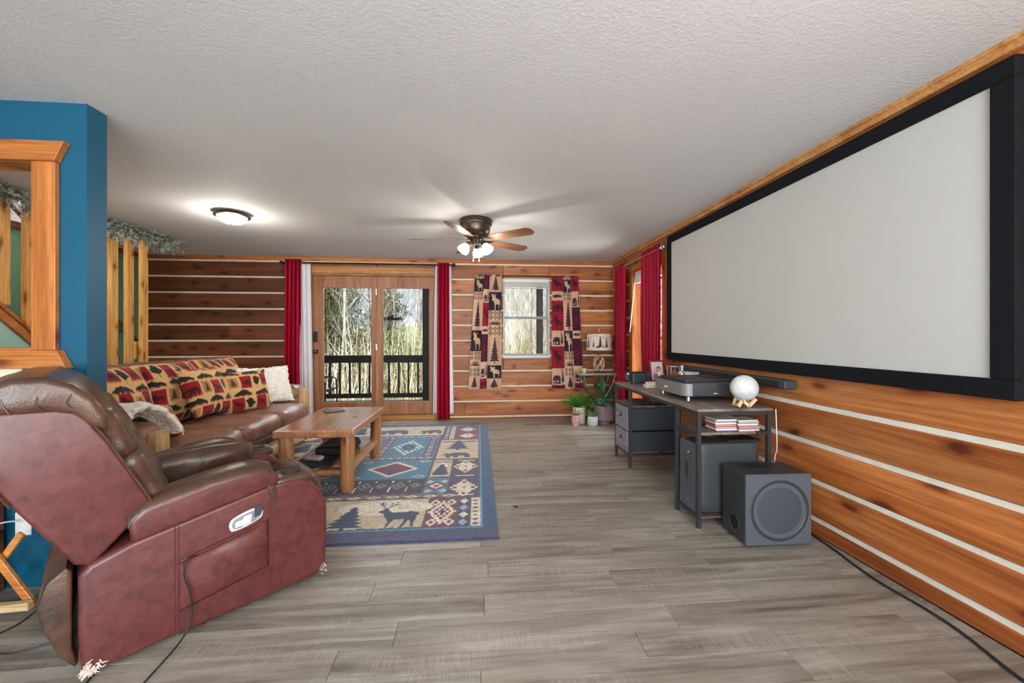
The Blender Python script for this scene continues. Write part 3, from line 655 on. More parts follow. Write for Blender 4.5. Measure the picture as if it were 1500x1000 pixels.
# ================================================================== OUTSIDE
def ground_mat():
    m, n, b = newmat('leafy_ground'); vec = coords(n, rand=False); f = noise(n, vec, 3, 8, .75); g_ = noise(n, vec, .25, 3)
    c = ramp(n, f, [(.3, lin((130, 114, 80))), (.5, lin((192, 180, 142))), (.7, lin((220, 212, 184)))]); c2 = ramp(n, f, [(.3, lin((100, 112, 56))), (.7, lin((170, 176, 118)))])
    n.links.new(mix(n, ramp(n, g_, [(.42, (0, 0, 0)), (.6, (1, 1, 1))]), c, c2), b.inputs['Base Color']); b.inputs['Roughness'].default_value = 1; bump(n, b, f, 1, .1); return m
M_ground = ground_mat()
gx = np.linspace(-55, 45, 90); gy = np.concatenate([np.linspace(6.4, 30, 40), np.linspace(31, 80, 40)])
GX, GY = np.meshgrid(gx, gy)
def gz(x, y): return -.75+np.clip((y-16)/50, 0, 1)**1.2*5.0*(.8+.2*np.sin(x*.12+1))+.12*np.sin(x*.6)*np.cos(y*.45)
P = np.stack([GX, GY, gz(GX, GY)], -1)
tag(grid_mesh('ground', P, M_ground), 'leaf-strewn ground rising beyond the deck', 'ground', kind='structure')

# deck
M_deck = pm('weathered_deck', (112, 122, 132), .7, var=.15, scale=8, stretch=(.5, 5, 5))
M_darkwood = pm('dark_stained_wood', (42, 38, 36), .6, var=.2)
dk = thing('deck', 'grey board deck outside the patio door', 'deck', (-1, 7.3, -.06), kind='structure')
for k in range(15):
    y0 = 6.36+k*.142; o = B(-6, 4.5, -.066, .066, -.035, 0, .004).build('deck_board', M_deck, dk, smooth=0); o.location = (1, y0+.07-7.3, 0)
m = MB()
for xx in (-5.8, -3.5, -1.06, 1.3, 3.9): m.box(xx-.07, xx+.07, 8.2, 8.34, -.85, -.1)
m.box(-6, 4.5, 8.36, 8.4, -.3, -.1)
o = m.build('deck_frame', M_darkwood, dk, smooth=0); o.location = -dk.location
tag(B(-6.5, 5, YB+.2, 9.0, 2.62, 2.74).build('trim_4', M_darkwood, smooth=0), 'dark porch roof over the deck', 'roof', kind='structure')
posts = {-5.8: 'far left dark porch post hidden behind the log wall', -3.5: 'dark porch post left of the patio door, hidden by the log wall', -1.06: 'dark porch post seen at the right of the patio door glass', 1.29: 'dark porch post seen through the back window'}
for xx, lb in posts.items():
    o = B(-.062, .062, -.062, .062, 0, 2.68, .006).build('porch_post', M_darkwood, smooth=0); o.location = (xx, 8.27, -.06); tag(o, lb, 'post', 'porch posts along the deck edge')
xs = [-5.8, -3.5, -1.06, 1.29]
names = ['far left section of dark deck railing hidden by the wall', 'dark deck railing seen through the patio door glass', 'short view of dark deck railing right of the porch post']
for i in range(3):
    a, b_ = xs[i]+.062, xs[i+1]-.062
    rl = thing('deck_railing', names[i], 'railing', ((a+b_)/2, 8.27, -.06), group='deck railing sections')
    hw = (b_-a)/2
    B(-hw, hw, -.07, .07, .90, .94, .004).build('top_rail', M_darkwood, rl, smooth=0)
    B(-hw, hw, -.02, .02, .79, .90, .003).build('upper_rail', M_darkwood, rl, smooth=0)
    B(-hw, hw, -.02, .02, .08, .17, .003).build('bottom_rail', M_darkwood, rl, smooth=0)
    nb = int(round((b_-a)/.188)); bal = None
    for k in range(nb):
        if bal is None: bal = B(-.018, .018, -.018, .018, .17, .79, .003).build('baluster', M_darkwood, rl, smooth=0); o = bal
        else: o = bal.copy(); C.objects.link(o)
        o.location = (-hw+(b_-a)*(k+.5)/nb, 0, 0)

# patio chair
M_sling = pm('blue_sling', (70, 96, 112), .7, var=.15, scale=30)
pc = thing('patio_chair', 'dark metal patio chair with blue mesh seat on the deck', 'chair', (-2.74, 7.08, -.06), R(90))
for s_ in (-1, 1):
    MB().tube([(s_*.27, -.24, 0), (s_*.27, -.22, .56), (s_*.27, -.16, .60), (s_*.27, .05, .60), (s_*.27, .27, .585)], .014, 8).build('front_leg', M_darkwood, pc)
    MB().tube([(s_*.25, .34, 0), (s_*.25, .18, .40), (s_*.25, .30, .95)], .014, 8).build('rear_leg', M_darkwood, pc)
m = MB()
for k in range(9):
    pass
P = np.zeros((14, 8, 3))
prof = [(-.25, .42), (-.2, .40), (-.1, .385), (0, .38), (.1, .385), (.17, .40), (.2, .46), (.22, .55), (.24, .64), (.26, .72), (.275, .8), (.285, .86), (.295, .91), (.3, .94)]
for i, (yy, zz) in enumerate(prof):
    for j in range(8): P[i, j] = (-.25+.5*j/7, yy, zz-.015*math.sin(PI*j/7))
grid_mesh('sling_seat', P, M_sling, pc, solid=.008)
MB().tube([(-.25, -.25, .42), (.25, -.25, .42)], .013, 8).build('front_bar', M_darkwood, pc); MB().tube([(-.25, .3, .95), (.25, .3, .95)], .013, 8).build('top_bar', M_darkwood, pc)

# hanging tray bird feeder
fd = thing('bird_feeder', 'flat wooden tray bird feeder hanging beyond the deck railing', 'bird feeder', (-1.95, 9.0, 1.62))
m = MB(); m.box(-.26, .26, -.15, .15, 0, .02); m.box(-.26, .26, -.15, -.135, .02, .06); m.box(-.26, .26, .135, .15, .02, .06); m.box(-.26, -.245, -.15, .15, .02, .06); m.box(.245, .26, -.15, .15, .02, .06)
m.build('tray', M_darkwood, fd, smooth=0)
m = MB()
for a in (-1, 1):
    for b_ in (-1, 1): m.tube([(a*.25, b_*.14, .05), (0, 0, .55)], .003, 4)
m.tube([(0, 0, .55), (0, -.05, .99)], .003, 4); m.build('hanging_wire', M_black, fd)
bd = thing('bird', 'small dark bird perched on the feeder tray', 'bird', (-1.9, 8.95, 1.64))
m = MB(); m.soft(0, 0, .05, .05, .03, .03, .03, 8); m.soft(.045, 0, .085, .02, .018, .018, .018, 6); m.prism([(-.04, .045), (-.11, .02), (-.105, .035), (-.04, .06)], -.008, .008); m.prism([(.062, .082), (.08, .085), (.062, .09)], -.003, .003); m.build('body', M_black, bd)
m = MB(); m.tube([(0, .01, .025), (0, .012, 0)], .002, 4); m.tube([(0, -.01, .025), (0, -.012, 0)], .002, 4); m.build('legs', M_black, bd)

# bare trees
M_barkw = pm('pale_bark', (224, 216, 200), .9, var=.2, scale=5); M_bark = pm('grey_bark', (128, 108, 86), .9, var=.35, scale=5); M_barkd = pm('dark_twig', (92, 76, 60), .9, var=.3, scale=5); M_barkt = pm('tan_stem', (186, 164, 126), .9, var=.3, scale=5)
M_leaf = pm('spring_leaf', (168, 194, 84), .7, var=.25, scale=.9); M_ever = pm('evergreen_leaf', (104, 134, 66), .8, var=.35, scale=1.2)
def bare_tree(seed, h_, r0, spread=.5, n1=22):
    rr = random.Random(seed); m = MB(); pts = []; lean = rr.uniform(-.06, .06)
    for k in range(9): pts.append(Vector((lean*k*h_/8+rr.uniform(-.06, .06), rr.uniform(-.08, .08), h_*k/8)))
    m.tube(pts, [r0*(1-.9*k/8) for k in range(9)], 5, cap=False)
    def branch(p, d, ln, r, lv):
        q = [p]; dd = d.copy(); sg = 3
        for k in range(sg):
            dd = (dd+Vector((rr.uniform(-.3, .3), rr.uniform(-.3, .3), rr.uniform(-.05, .3)))).normalized(); q.append(q[-1]+dd*ln/sg)
        m.tube(q, [r, r*.75, r*.5, r*.2], 3, cap=False)
        if lv > 0:
            for k in range(4 if lv > 1 else 4):
                t = rr.uniform(.25, 1); i = min(sg-1, int(t*sg)); pp = q[i].lerp(q[i+1], t*sg-i)
                nd = (dd+Vector((rr.uniform(-1, 1), rr.uniform(-1, 1), rr.uniform(-.3, .9)))).normalized(); branch(pp, nd, ln*rr.uniform(.4, .65), r*.5, lv-1)
    for k in range(n1):
        t = rr.uniform(.12, 1); i = min(7, int(t*8)); p = pts[i].lerp(pts[i+1], t*8-i); a = rr.uniform(0, 2*PI)
        d = Vector((math.cos(a)*spread, math.sin(a)*spread, rr.uniform(.3, 1))).normalized(); branch(p, d, h_*rr.uniform(.14, .3)*(1.15-t*.6), r0*.42*(1.1-t), 2)
    return m
def leafy(m, mats_n, cen, rad, n_, sz, seed):
    rr = random.Random(seed)
    for k in range(n_):
        while True:
            p = Vector((rr.uniform(-1, 1), rr.uniform(-1, 1), rr.uniform(-1, 1)))
            if p.length < 1: break
        p = Vector((cen[0]+p.x*rad[0], cen[1]+p.y*rad[1], cen[2]+p.z*rad[2])); a = Vector((rr.gauss(0, 1), rr.gauss(0, 1), rr.gauss(0, 1))).normalized(); b_ = a.orthogonal().normalized()
        m.add([p-a*sz, p+b_*sz*.5, p+a*sz, p-b_*sz*.5], [(0, 1, 2, 3)])
protos = []
for i, (h_, r0, mt) in enumerate([(8, .045, M_barkw), (9, .055, M_bark), (7, .035, M_barkt), (10, .06, M_barkw), (6, .03, M_barkd)]):
    o = bare_tree(i+3, h_, r0, .55 if i % 2 else .4, 26).build('bare_tree', mt, smooth=0); protos.append((o.data, {M_barkw: 'slender white-barked bare tree in the woodland beyond the deck', M_bark: 'brown-barked bare tree in the woodland beyond the deck', M_barkt: 'small tan-stemmed bare tree in the woodland beyond the deck', M_barkd: 'small dark-twigged bare tree in the woodland beyond the deck'}[mt])); bpy.data.objects.remove(o)
rr = random.Random(11); placed = 0
for k in range(170):
    yy = 14+rr.random()**1.1*34; xx = rr.uniform(-.62*yy-2, .34*yy+2.5)
    if k < 10: yy = rr.uniform(14, 17); xx = rr.uniform(-.45*yy, .25*yy)
    if abs(xx-(-.14*yy)) < .8 and yy < 18: xx -= 2
    pi = rr.randrange(5); o = bpy.data.objects.new('bare_tree', protos[pi][0]); C.objects.link(o); s_ = rr.uniform(.75, 1.15); o.scale = (s_, s_, s_)
    o.location = (xx, yy, float(gz(xx, yy))-.05); o.rotation_euler = (rr.uniform(-.06, .06), rr.uniform(-.06, .06), rr.uniform(0, 6.28))
    tag(o, protos[pi][1], 'tree', protos[pi][1].replace('tree in', 'trees in'))
for (xx, yy, h_, lb) in ((-5.6, 15.5, 5.6, 'evergreen tree at the left edge of the patio door view'), (-6.6, 20, 7.5, 'taller evergreen tree among bare trunks behind the left door pane'), (-4.6, 21, 6.0, 'evergreen tree in the middle of the left door pane')):
    t_ = thing('evergreen_tree', lb, 'tree', (xx, yy, float(gz(xx, yy))), group='evergreen trees beyond the deck')
    MB().tube([(0, 0, 0), (.05, 0, h_*.5), (0, 0, h_*.97)], [.13, .08, .02], 6).build('trunk', M_bark, t_)
    m = MB()
    for q in range(16):
        zz = h_*(.18+.8*q/16); rad = h_*.2*(1-q/17.0)+.1; leafy(m, 1, (rr.uniform(-.3, .3), rr.uniform(-.3, .3), zz), (rad, rad, h_*.045), 260, .07, q+int(yy))
    o = m.build('foliage', M_ever, t_, smooth=0); o['kind'] = 'stuff'
for (xx, yy, sz_, mt, lb) in ((-2.7, 15, (1.0, .8, 1.3), M_leaf, 'yellow-green leafing bush behind the porch post side of the door'), (-7.2, 16, (.8, .7, .9), M_leaf, 'pale green leafing bush behind the left door pane'), (1.9, 19, (1.5, .9, .9), M_leaf, 'low yellow-green bush seen through the back window')):
    t_ = thing('leafing_bush', lb, 'bush', (xx, yy, float(gz(xx, yy))), group='leafing bushes beyond the deck')
    m = MB()
    for k in range(14):
        a = rr.uniform(0, 6.28); q = rr.uniform(.3, .9); m.tube([(0, 0, 0), (math.cos(a)*sz_[0]*q*.5, math.sin(a)*sz_[1]*q*.5, sz_[2]*.8), (math.cos(a)*sz_[0]*q, math.sin(a)*sz_[1]*q, sz_[2]*1.7)], [.02, .012, .004], 4)
    m.build('branches', M_bark, t_); m = MB(); leafy(m, 1, (0, 0, sz_[2]*1.05), sz_, 1600, .035, 5); m.build('foliage', mt, t_, smooth=0)['kind'] = 'stuff'
# undergrowth
for mt, n_, hm, lb in ((M_barkw, 1800, 3.2, 'tangle of thin white stems beneath the trees'), (M_barkt, 2600, 2.2, 'tangle of dry tan brush beneath the trees'), (M_barkd, 350, 1.8, 'scattered dark twigs beneath the trees')):
    m = MB()
    for k in range(n_):
        yy = rr.uniform(12.5, 40); xx = rr.uniform(-.65*yy, .4*yy); zz = float(gz(xx, yy)); h_ = rr.uniform(.4, hm); p = Vector((xx, yy, zz)); q = p+Vector((rr.uniform(-.4, .4), rr.uniform(-.4, .4), h_))
        m.tube([p, p.lerp(q, .5)+Vector((rr.uniform(-.1, .1), 0, 0)), q], [.014, .01, .003], 3, cap=False)
        for j in range(3):
            a = p.lerp(q, rr.uniform(.3, .9)); m.tube([a, a+Vector((rr.uniform(-.4, .4), rr.uniform(-.4, .4), rr.uniform(.1, .5)))], [.007, .002], 3, cap=False)
    tag(m.build('underbrush', mt, smooth=0), lb, 'underbrush', kind='stuff')

# ================================================================== CEILING FIXTURES
M_frostglass = pm('lit_frosted_glass', (255, 250, 238), .35, var=.02, emis=LAMP_E)
def point(name, loc, power, rad=.06, col=(1, .93, .82)):
    l = bpy.data.lights.new(name, 'POINT'); l.energy = power; l.shadow_soft_size = rad; l.color = col
    o = bpy.data.objects.new(name, l); C.objects.link(o); o.location = loc; return o
dl = thing('dome_light', 'round flush ceiling light with a frosted glass bowl and bronze rim', 'light', (-2.34, 4.02, H))
dl.scale = (.76, .76, .8)
MB().lathe([(.0, 0), (.14, 0), (.175, -.012), (.195, -.03), (.2, -.045), (.185, -.052), (.165, -.048)], 40).build('rim', M_bronze, dl)
MB().lathe([(.166, -.045), (.155, -.075), (.13, -.1), (.09, -.12), (.045, -.131), (0, -.134)], 40).build('glass_bowl', M_frostglass, dl)
MB().lathe([(0, -.13), (.014, -.134), (.012, -.15), (0, -.155)], 16).build('finial', M_bronze, dl)
point('dome_light_bulb', (-2.34, 4.02, H-.24), DOME_W, .1)

fan = thing('ceiling_fan', 'bronze ceiling fan with five wooden blades and three lit glass shades', 'fan', (-.02, 4.05, H))
MB().lathe([(0, 0), (.16, 0), (.168, -.01), (.168, -.024), (.160, -.03), (.160, -.04), (.164, -.046), (.162, -.054), (.148, -.062), (.145, -.11), (.13, -.152), (.10, -.17), (0, -.172)], 48).build('motor_housing', M_bronze, fan)
MB().lathe([(0, -.165), (.085, -.168), (.085, -.192), (.06, -.2), (.045, -.235), (.03, -.25), (0, -.252)], 32).build('switch_housing', M_bronze, fan)
M_blade = wood('walnut_blade', (92, 58, 40), (132, 88, 62), (160, 116, 84), rough=.4, knots=0, tint=.05)
bpz = -.205
for a in (178, 250, 322, 34, 106):
    hol = bpy.data.objects.new('blade', None)
    m = MB(); n_ = 12; top = []; 
    outl = []
    for k in range(n_+1):
        t = k/n_; x = .19+.475*t; wd = .052+.017*math.sin(min(1, t*1.3)*PI/2)
        if t > .9: wd *= math.sqrt(max(0, 1-((t-.9)/.1)**2*.75))
        outl.append((x, wd))
    poly = [(x, w_) for x, w_ in outl]+[(x, -w_) for x, w_ in reversed(outl)]
    m.prism(poly, -.003, .003, 'z'); Mx = Matrix.Rotation(R(a), 4, 'Z') @ Matrix.Translation((0, 0, bpz)) @ Matrix.Rotation(R(-12), 4, 'X')
    o = m.build('blade', M_blade, fan, smooth=30); o.matrix_local = Mx
    m = MB(); m.prism([(.07, .02), (.14, .012), (.2, .035), (.25, .03), (.27, 0), (.25, -.03), (.2, -.035), (.14, -.012), (.07, -.02)], .003, .009, 'z', .001)
    for q in ((.22, .018), (.22, -.018), (.25, 0)): m.lathe([(0, .01), (.005, .01), (.004, .0125), (0, .013)], 8, c=(q[0], q[1], 0))
    m.build('blade_iron', M_bronze, o)
for i, a in enumerate((205, 330, 80)):
    m = MB(); Mr = Matrix.Rotation(R(a), 4, 'Z')
    m.tube([Mr @ Vector(p) for p in ((.03, 0, -.225), (.06, 0, -.235), (.085, 0, -.25))], .012, 8)
    Ms = Mr @ Matrix.Translation((.085, 0, -.25)) @ Matrix.Rotation(R(-38), 4, 'Y')
    m.lathe([(0, .012), (.024, .008), (.026, -.02), (0, -.022)], 16, M=Ms); arm = m.build('light_arm', M_bronze, fan)
    m = MB(); m.lathe([(.024, -.015), (.036, -.03), (.052, -.06), (.058, -.085), (.056, -.10), (.052, -.10), (.053, -.085), (.047, -.062), (.032, -.034), (.02, -.018)], 24, M=Ms, close=True)
    m.soft(0, 0, -.06, .025, .025, .03, .025, 8, M=Ms)
    m.build('glass_shade', M_frostglass, arm)
    pos = Vector((-.02, 4.05, H))+Ms @ Vector((0, 0, -.14)); point('fan_bulb', pos, FAN_W, .04)
for xx in (-.025, .03):
    m = MB(); m.tube([(xx, -.02, -.25), (xx, -.02, -.40)], .0015, 4); m.lathe([(0, -.4), (.005, -.405), (.006, -.425), (0, -.43)], 8, c=(xx, -.02, 0)); m.build('pull_chain', M_steel, fan)

# ================================================================== CURTAINS AND RODS
def drape(name, label, cat, axis, a0, a1, off, ztop, zbot, mat, folds, amp, group=None, canvas=None, gather=(1, 1), nz_=40, nx_=None, shift=0, seed=0, phase=0):
    """curtain hanging in the plane across 'off'; a = along the wall"""
    nx_ = nx_ or folds*12; P = np.zeros((nz_, nx_, 3)); col = np.zeros((nz_, nx_, 3)); r2 = random.Random(seed); mid = (a0+a1)/2
    ph = [r2.uniform(-.5, .5) for _ in range(6)]
    for i in range(nz_):
        t = i/(nz_-1); wd = gather[0]*(1-t)+gather[1]*t; z = zbot+(ztop-zbot)*t
        for j in range(nx_):
            u = j/(nx_-1); uu = u+.012*math.sin(u*17+t*4+ph[0]); a = mid+(u-.5)*(a1-a0)*wd+shift*(1-t)
            d = amp*(math.sin(2*PI*folds*uu+phase+.35*math.sin(3*(1-t)+ph[1]))+.25*math.sin(4*PI*folds*uu+ph[2]*6+t*2))
            P[i, j] = (a, off-d, z+(.003*math.sin(u*20) if i == 0 else 0)) if axis == 'x' else (off-d, a, z)
        if canvas is not None: col[i] = canvas.sample(np.linspace(0, 1, nx_), np.full(nx_, t))
    org = Vector(((mid, off, zbot) if axis == 'x' else (off, mid, zbot)))
    o = grid_mesh(name, P-np.array(org), mat, None, col if canvas is not None else None, solid=.004); o.location = org
    return tag(o, label, cat, group)
crod = thing('curtain_rod', 'long dark curtain rod above the patio door', 'curtain rod', (-1.5, YB-.09, 2.335), group=None)
MB().tube([(-1.32, 0, 0), (1.12, 0, 0)], .013, 12).build('rod', M_rod, crod)
for xx in (-1.34, 1.14): MB().soft(xx, 0, 0, .026, .026, .026, .026, 8).build('finial', M_rod, crod)
for xx in (-1.0, 0, .85): MB().tube([(xx, .09, -.02), (xx, .02, -.02), (xx, 0, -.012)], .007, 6).build('bracket', M_rod, crod)
drape('white_curtain', 'white curtain panel hanging left of the patio door beside the far sofa arm', 'curtain', 'x', -2.62, -2.44, YB-.075, 2.335, .045, M_white_cloth, 3, .012, 'white curtains beside the patio door', shift=.04, seed=2)
drape('white_curtain', 'white curtain panel showing on both sides of the crimson one right of the patio door', 'curtain', 'x', -.66, -.38, YB-.06, 2.335, .09, M_white_cloth, 5, .012, 'white curtains beside the patio door', gather=(1.1, .85), seed=3)
drape('crimson_curtain', 'crimson curtain panel left of the patio door behind the sofa', 'curtain', 'x', -2.79, -2.56, YB-.10, 2.385, .03, M_crimson, 4, .026, 'crimson satin curtains', gather=(1, .95), seed=4)
drape('crimson_curtain', 'narrow crimson curtain panel right of the patio door reaching the floor', 'curtain', 'x', -.605, -.42, YB-.12, 2.36, .03, M_crimson, 3, .028, 'crimson satin curtains', gather=(1.02, .92), seed=5)
srod = thing('silver_curtain_rod', 'silver curtain rod with ring end above the side window', 'curtain rod', (XR-.10, 4.87, 2.245))
srod.name = 'curtain_rod'
MB().tube([(0, -.62, 0), (0, .85, 0)], .012, 12).build('rod', M_steel, srod)
for yy in (-.63, .86): 
    m = MB(); m.tube([(.0+.02*math.cos(k*PI/8), yy, .02*math.sin(k*PI/8)) for k in range(16)], .007, 6, closed=True); m.build('ring_finial', M_steel, srod)
for yy in (-.5, .72): MB().tube([(.10, yy, 0), (0, yy, 0)], .007, 6).build('bracket', M_steel, srod)
drape('crimson_curtain', 'crimson curtain panel on the near side of the side window next to the screen', 'curtain', 'y', 4.30, 4.80, XR-.09, 2.30, .30, M_crimson, 5, .032, 'crimson satin curtains', gather=(1, .95), seed=6)
drape('crimson_curtain', 'crimson curtain panel on the far side of the side window near the corner', 'curtain', 'y', 5.36, 5.78, XR-.09, 2.28, .30, M_crimson, 4, .032, 'crimson satin curtains', gather=(1, 1), seed=7)

# lodge patterned curtains
PK, DK, RD, DP, BK = (206, 168, 140), (66, 48, 56), (150, 26, 44), (72, 24, 44), (40, 38, 44)
M_print = attr_mat('printed_cloth', .85, 500, .1, .15)
def motif(cv, kind, x, y, w_, h_):
    if kind == 'pine': cv.rect(x, y, x+w_, y+h_, PK); cv.pine(x+w_/2, y+.04*h_, w_*.72, h_*.92, DK, 8)
    elif kind == 'moose': cv.rect(x, y, x+w_, y+h_, BK); cv.moose(x+.2*w_, y+.02*h_, w_*.7, h_*.92, PK); cv.pine(x+.9*w_, y, .25*w_, .5*h_, DK)
    elif kind == 'aztec':
        cv.rect(x, y, x+w_, y+h_, PK); n_ = 3
        for i in range(n_):
            for j in (0, 1): cx = x+w_*(i+.5)/n_; cy = y+h_*(.25+.5*j); cv.dia(cx, cy, w_/n_*.5, h_*.25, BK); cv.dia(cx, cy, w_/n_*.32, h_*.15, PK); cv.dia(cx, cy, w_/n_*.14, h_*.06, BK)
    elif kind == 'leafy':
        cv.rect(x, y, x+w_, y+h_, PK)
        for s_ in (-1, 1):
            for k in range(4): cv.line(x+w_/2, y+h_*.3, x+w_/2+s_*w_*.45*math.cos(k*.45), y+h_*.3+h_*.6*math.sin(k*.45), w_*.07, DK)
    elif kind == 'bear': cv.rect(x, y, x+w_, y+h_, RD); cv.bear(x+.05*w_, y+.1*h_, .9*w_, .85*h_, DP)
    elif kind == 'dark': cv.rect(x, y, x+w_, y+h_, DP); cv.bear(x+.1*w_, y+.25*h_, .8*w_, .5*h_, (96, 22, 44))
    elif kind == 'red': cv.rect(x, y, x+w_, y+h_, RD); cv.moose(x+.15*w_, y+.05*h_, .7*w_, .85*h_, DP)
    elif kind == 'fish': cv.rect(x, y, x+w_, y+h_, PK); cv.fish(x+.08*w_, y+.3*h_, .84*w_, .4*h_, DK)
    elif kind == 'cabin': cv.rect(x, y, x+w_, y+h_, PK); cv.cabin(x+.06*w_, y+.08*h_, .6*w_, .6*h_, DK, PK); cv.pine(x+.82*w_, y+.1*h_, .3*w_, .8*h_, DK)
def curtain_canvas(cols, wd, ht=1.73):
    cv = Canvas(wd, ht, .004, PK)
    for (x0, x1, items) in cols:
        y = ht
        for kd, h_ in items: motif(cv, kd, x0*wd, y-h_, (x1-x0)*wd, h_); y -= h_
    return cv
c_pine = [('pine', .26), ('moose', .28), ('aztec', .14), ('leafy', .1), ('aztec', .14), ('pine', .45), ('moose', .2), ('pine', .16)]
c_mid = [('dark', .22), ('cabin', .2), ('red', .36), ('fish', .12), ('dark', .42), ('cabin', .25), ('bear', .16)]
c_az = [('aztec', .06), ('moose', .2), ('aztec', .12), ('pine', .46), ('moose', .32), ('aztec', .13), ('leafy', .12), ('aztec', .13), ('pine', .19)]
c_red = [('red', .24), ('fish', .14), ('bear', .2), ('red', .26), ('cabin', .24), ('red', .34), ('cabin', .25), ('bear', .06)]
c_r2 = [('red', .24), ('cabin', .24), ('dark', .36), ('fish', .12), ('dark', .42), ('cabin', .26), ('bear', .09)]
cvL = curtain_canvas([(0, .34, c_az), (.34, .56, c_mid), (.56, 1, c_pine)], .5)
cvR = curtain_canvas([(0, .42, c_red), (.42, .72, c_az), (.72, 1, c_r2)], .5)
drape('patterned_curtain', 'lodge print curtain left of the back window with pines and a moose', 'curtain', 'x', -.09, .41, YB-.075, 2.195, .465, M_print, 3, .020, 'lodge print curtains at the back window', canvas=cvL, gather=(1.0, .80), nz_=420, nx_=150, shift=-.055, seed=8, phase=1)
drape('patterned_curtain', 'lodge print curtain right of the back window with red bear panels and cabins', 'curtain', 'x', 1.09, 1.59, YB-.075, 2.195, .455, M_print, 3, .020, 'lodge print curtains at the back window', canvas=cvR, gather=(1.0, .83), nz_=420, nx_=150, shift=.05, seed=9, phase=3)
tag(MB().tube([(-.02, YB-.075, 2.185), (1.52, YB-.075, 2.185)], .009, 10).build('curtain_rod', M_rod), 'thin dark rod hidden in the tops of the lodge print curtains', 'curtain rod')
# hidden end brackets
# ================================================================== PROJECTION SCREEN
ps = thing('projection_screen', 'large pale grey projection screen in a black velvet frame on the log wall', 'screen', (XR, 2.81, 1.03))
M_velvet = pm('black_velvet', (17, 19, 24), .8, var=.15, scale=30, spec=.2); M_screen = pm('screen_grey', (200, 199, 196), .55, var=.01)
y0, y1, z0, z1, fw = 1.375, 4.245, -.025, 1.332, .082
a, b_ = y0-2.81, y1-2.81
B(-.045, -.002, a, b_, z0, z0+fw, .004).build('frame_rail', M_velvet, ps, smooth=0); B(-.045, -.002, a, b_, z1-fw, z1, .004).build('frame_rail', M_velvet, ps, smooth=0)
B(-.045, -.002, a, a+fw, z0+fw, z1-fw, .004).build('frame_rail', M_velvet, ps, smooth=0); B(-.045, -.002, b_-fw, b_, z0+fw, z1-fw, .004).build('frame_rail', M_velvet, ps, smooth=0)
B(-.032, -.022, a+fw*.8, b_-fw*.8, z0+fw*.8, z1-fw*.8).build('screen_surface', M_screen, ps, smooth=0)

# ================================================================== RUG
NV, NV2, TL, CR, BG, MR, DB = (32, 58, 92), (60, 64, 92), (58, 124, 152), (216, 208, 190), (194, 176, 148), (122, 36, 64), (46, 44, 58)
RW, RL = 2.43, 3.27
rc = Canvas(RW, RL, .0075, (90, 92, 110))
U = lambda u: RW-u      # u measured from the right edge
def rr_(u0, w0, u1, w1, c): rc.rect(U(u1), w0, U(u0), w1, c)
rr_(0, 0, RW, RL, (36, 72, 112)); rr_(0, 0, RW, .13, (66, 70, 104)); rr_(.105, .145, RW-.105, RL-.12, (70, 146, 178)); rr_(.118, .158, RW-.118, RL-.133, (70, 74, 92))
def half(mirror, w_off=0):
    UU = (lambda u: RW-u) if not mirror else (lambda u: u)
    def q(u0, w0, u1, w1, c): x0, x1 = sorted((UU(u0), UU(u1))); rc.rect(x0, w0+w_off, x1, w1+w_off, c)
    f = not mirror
    # narrow columns near the near corner
    q(.12, .17, .185, .63, CR)
    for k in range(7): rc.ell(UU(.153), .205+k*.062+w_off, .02, .014, (MR, NV, (150, 110, 90))[k % 3])
    q(.2, .17, .275, .63, NV2)
    for k in range(4): rc.dia(UU(.237), .23+k*.115+w_off, .032, .05, CR if k % 2 else (150, 170, 190))
    q(.29, .17, .49, .635, MR); rc.aztec(UU(.39), .4+w_off, .09, .17, [CR, MR, CR, NV]); 
    for du in (-.06, .06):
        for dw in (.07, .39): rc.aztec(UU(.39+du), .17+dw+w_off, .034, .05, [CR, MR])
    # diamond column
    q(.13, .66, .375, 1.6, NV2)
    for cw in (.85, 1.13+.26): rc.aztec(UU(.252), cw+w_off, .125, .2, [MR, CR, NV, CR, (150, 150, 100)])
    for cw in (.7, 1.13, 1.57): q(.17, cw-.012, .33, cw+.012, CR)
    q(.385, .75, .575, 1.05, TL); rc.aztec(UU(.48), .9+w_off, .085, .09, [MR, CR, MR]); 
    for du in (-.06, .06):
        for dw in (.045, .25): rc.aztec(UU(.48+du), .75+dw+w_off, .03, .03, [CR, TL])
    q(.385, 1.07, .57, 1.6, BG); rc.dia(UU(.477), 1.43+w_off, .06, .12, CR)
    for k in range(5): rc.ell(UU(.477), 1.2+k*.055+w_off, .075-.012*k, .045, NV)
    q(.39, 1.08, .56, 1.12, NV2); q(.39, 1.52, .56, 1.54, NV)
    # beige panel with pine and bear
    q(.13, 1.64, .565, 2.38, BG); rc.pine(UU(.36), 1.95+w_off, .3, .40, NV, 5); rc.bear(UU(.52) if f else UU(.2), 1.67+w_off, .3, .24, NV2, False)
    q(.14, 2.28, .55, 2.31, NV)
    # upper columns
    q(.13, 2.42, .4, 3.1, MR)
    for cw in (2.58, 2.92): rc.aztec(UU(.265), cw+w_off, .12, .14, [NV2, CR, MR, CR, NV])
    for u_ in (.43, .50): 
        q(u_, 2.42, u_+.055, 3.1, CR if u_ < .45 else NV2)
        for k in range(9): q(u_+.01, 2.45+k*.073, u_+.045, 2.48+k*.073, NV if u_ < .45 else CR)
half(False); half(True)
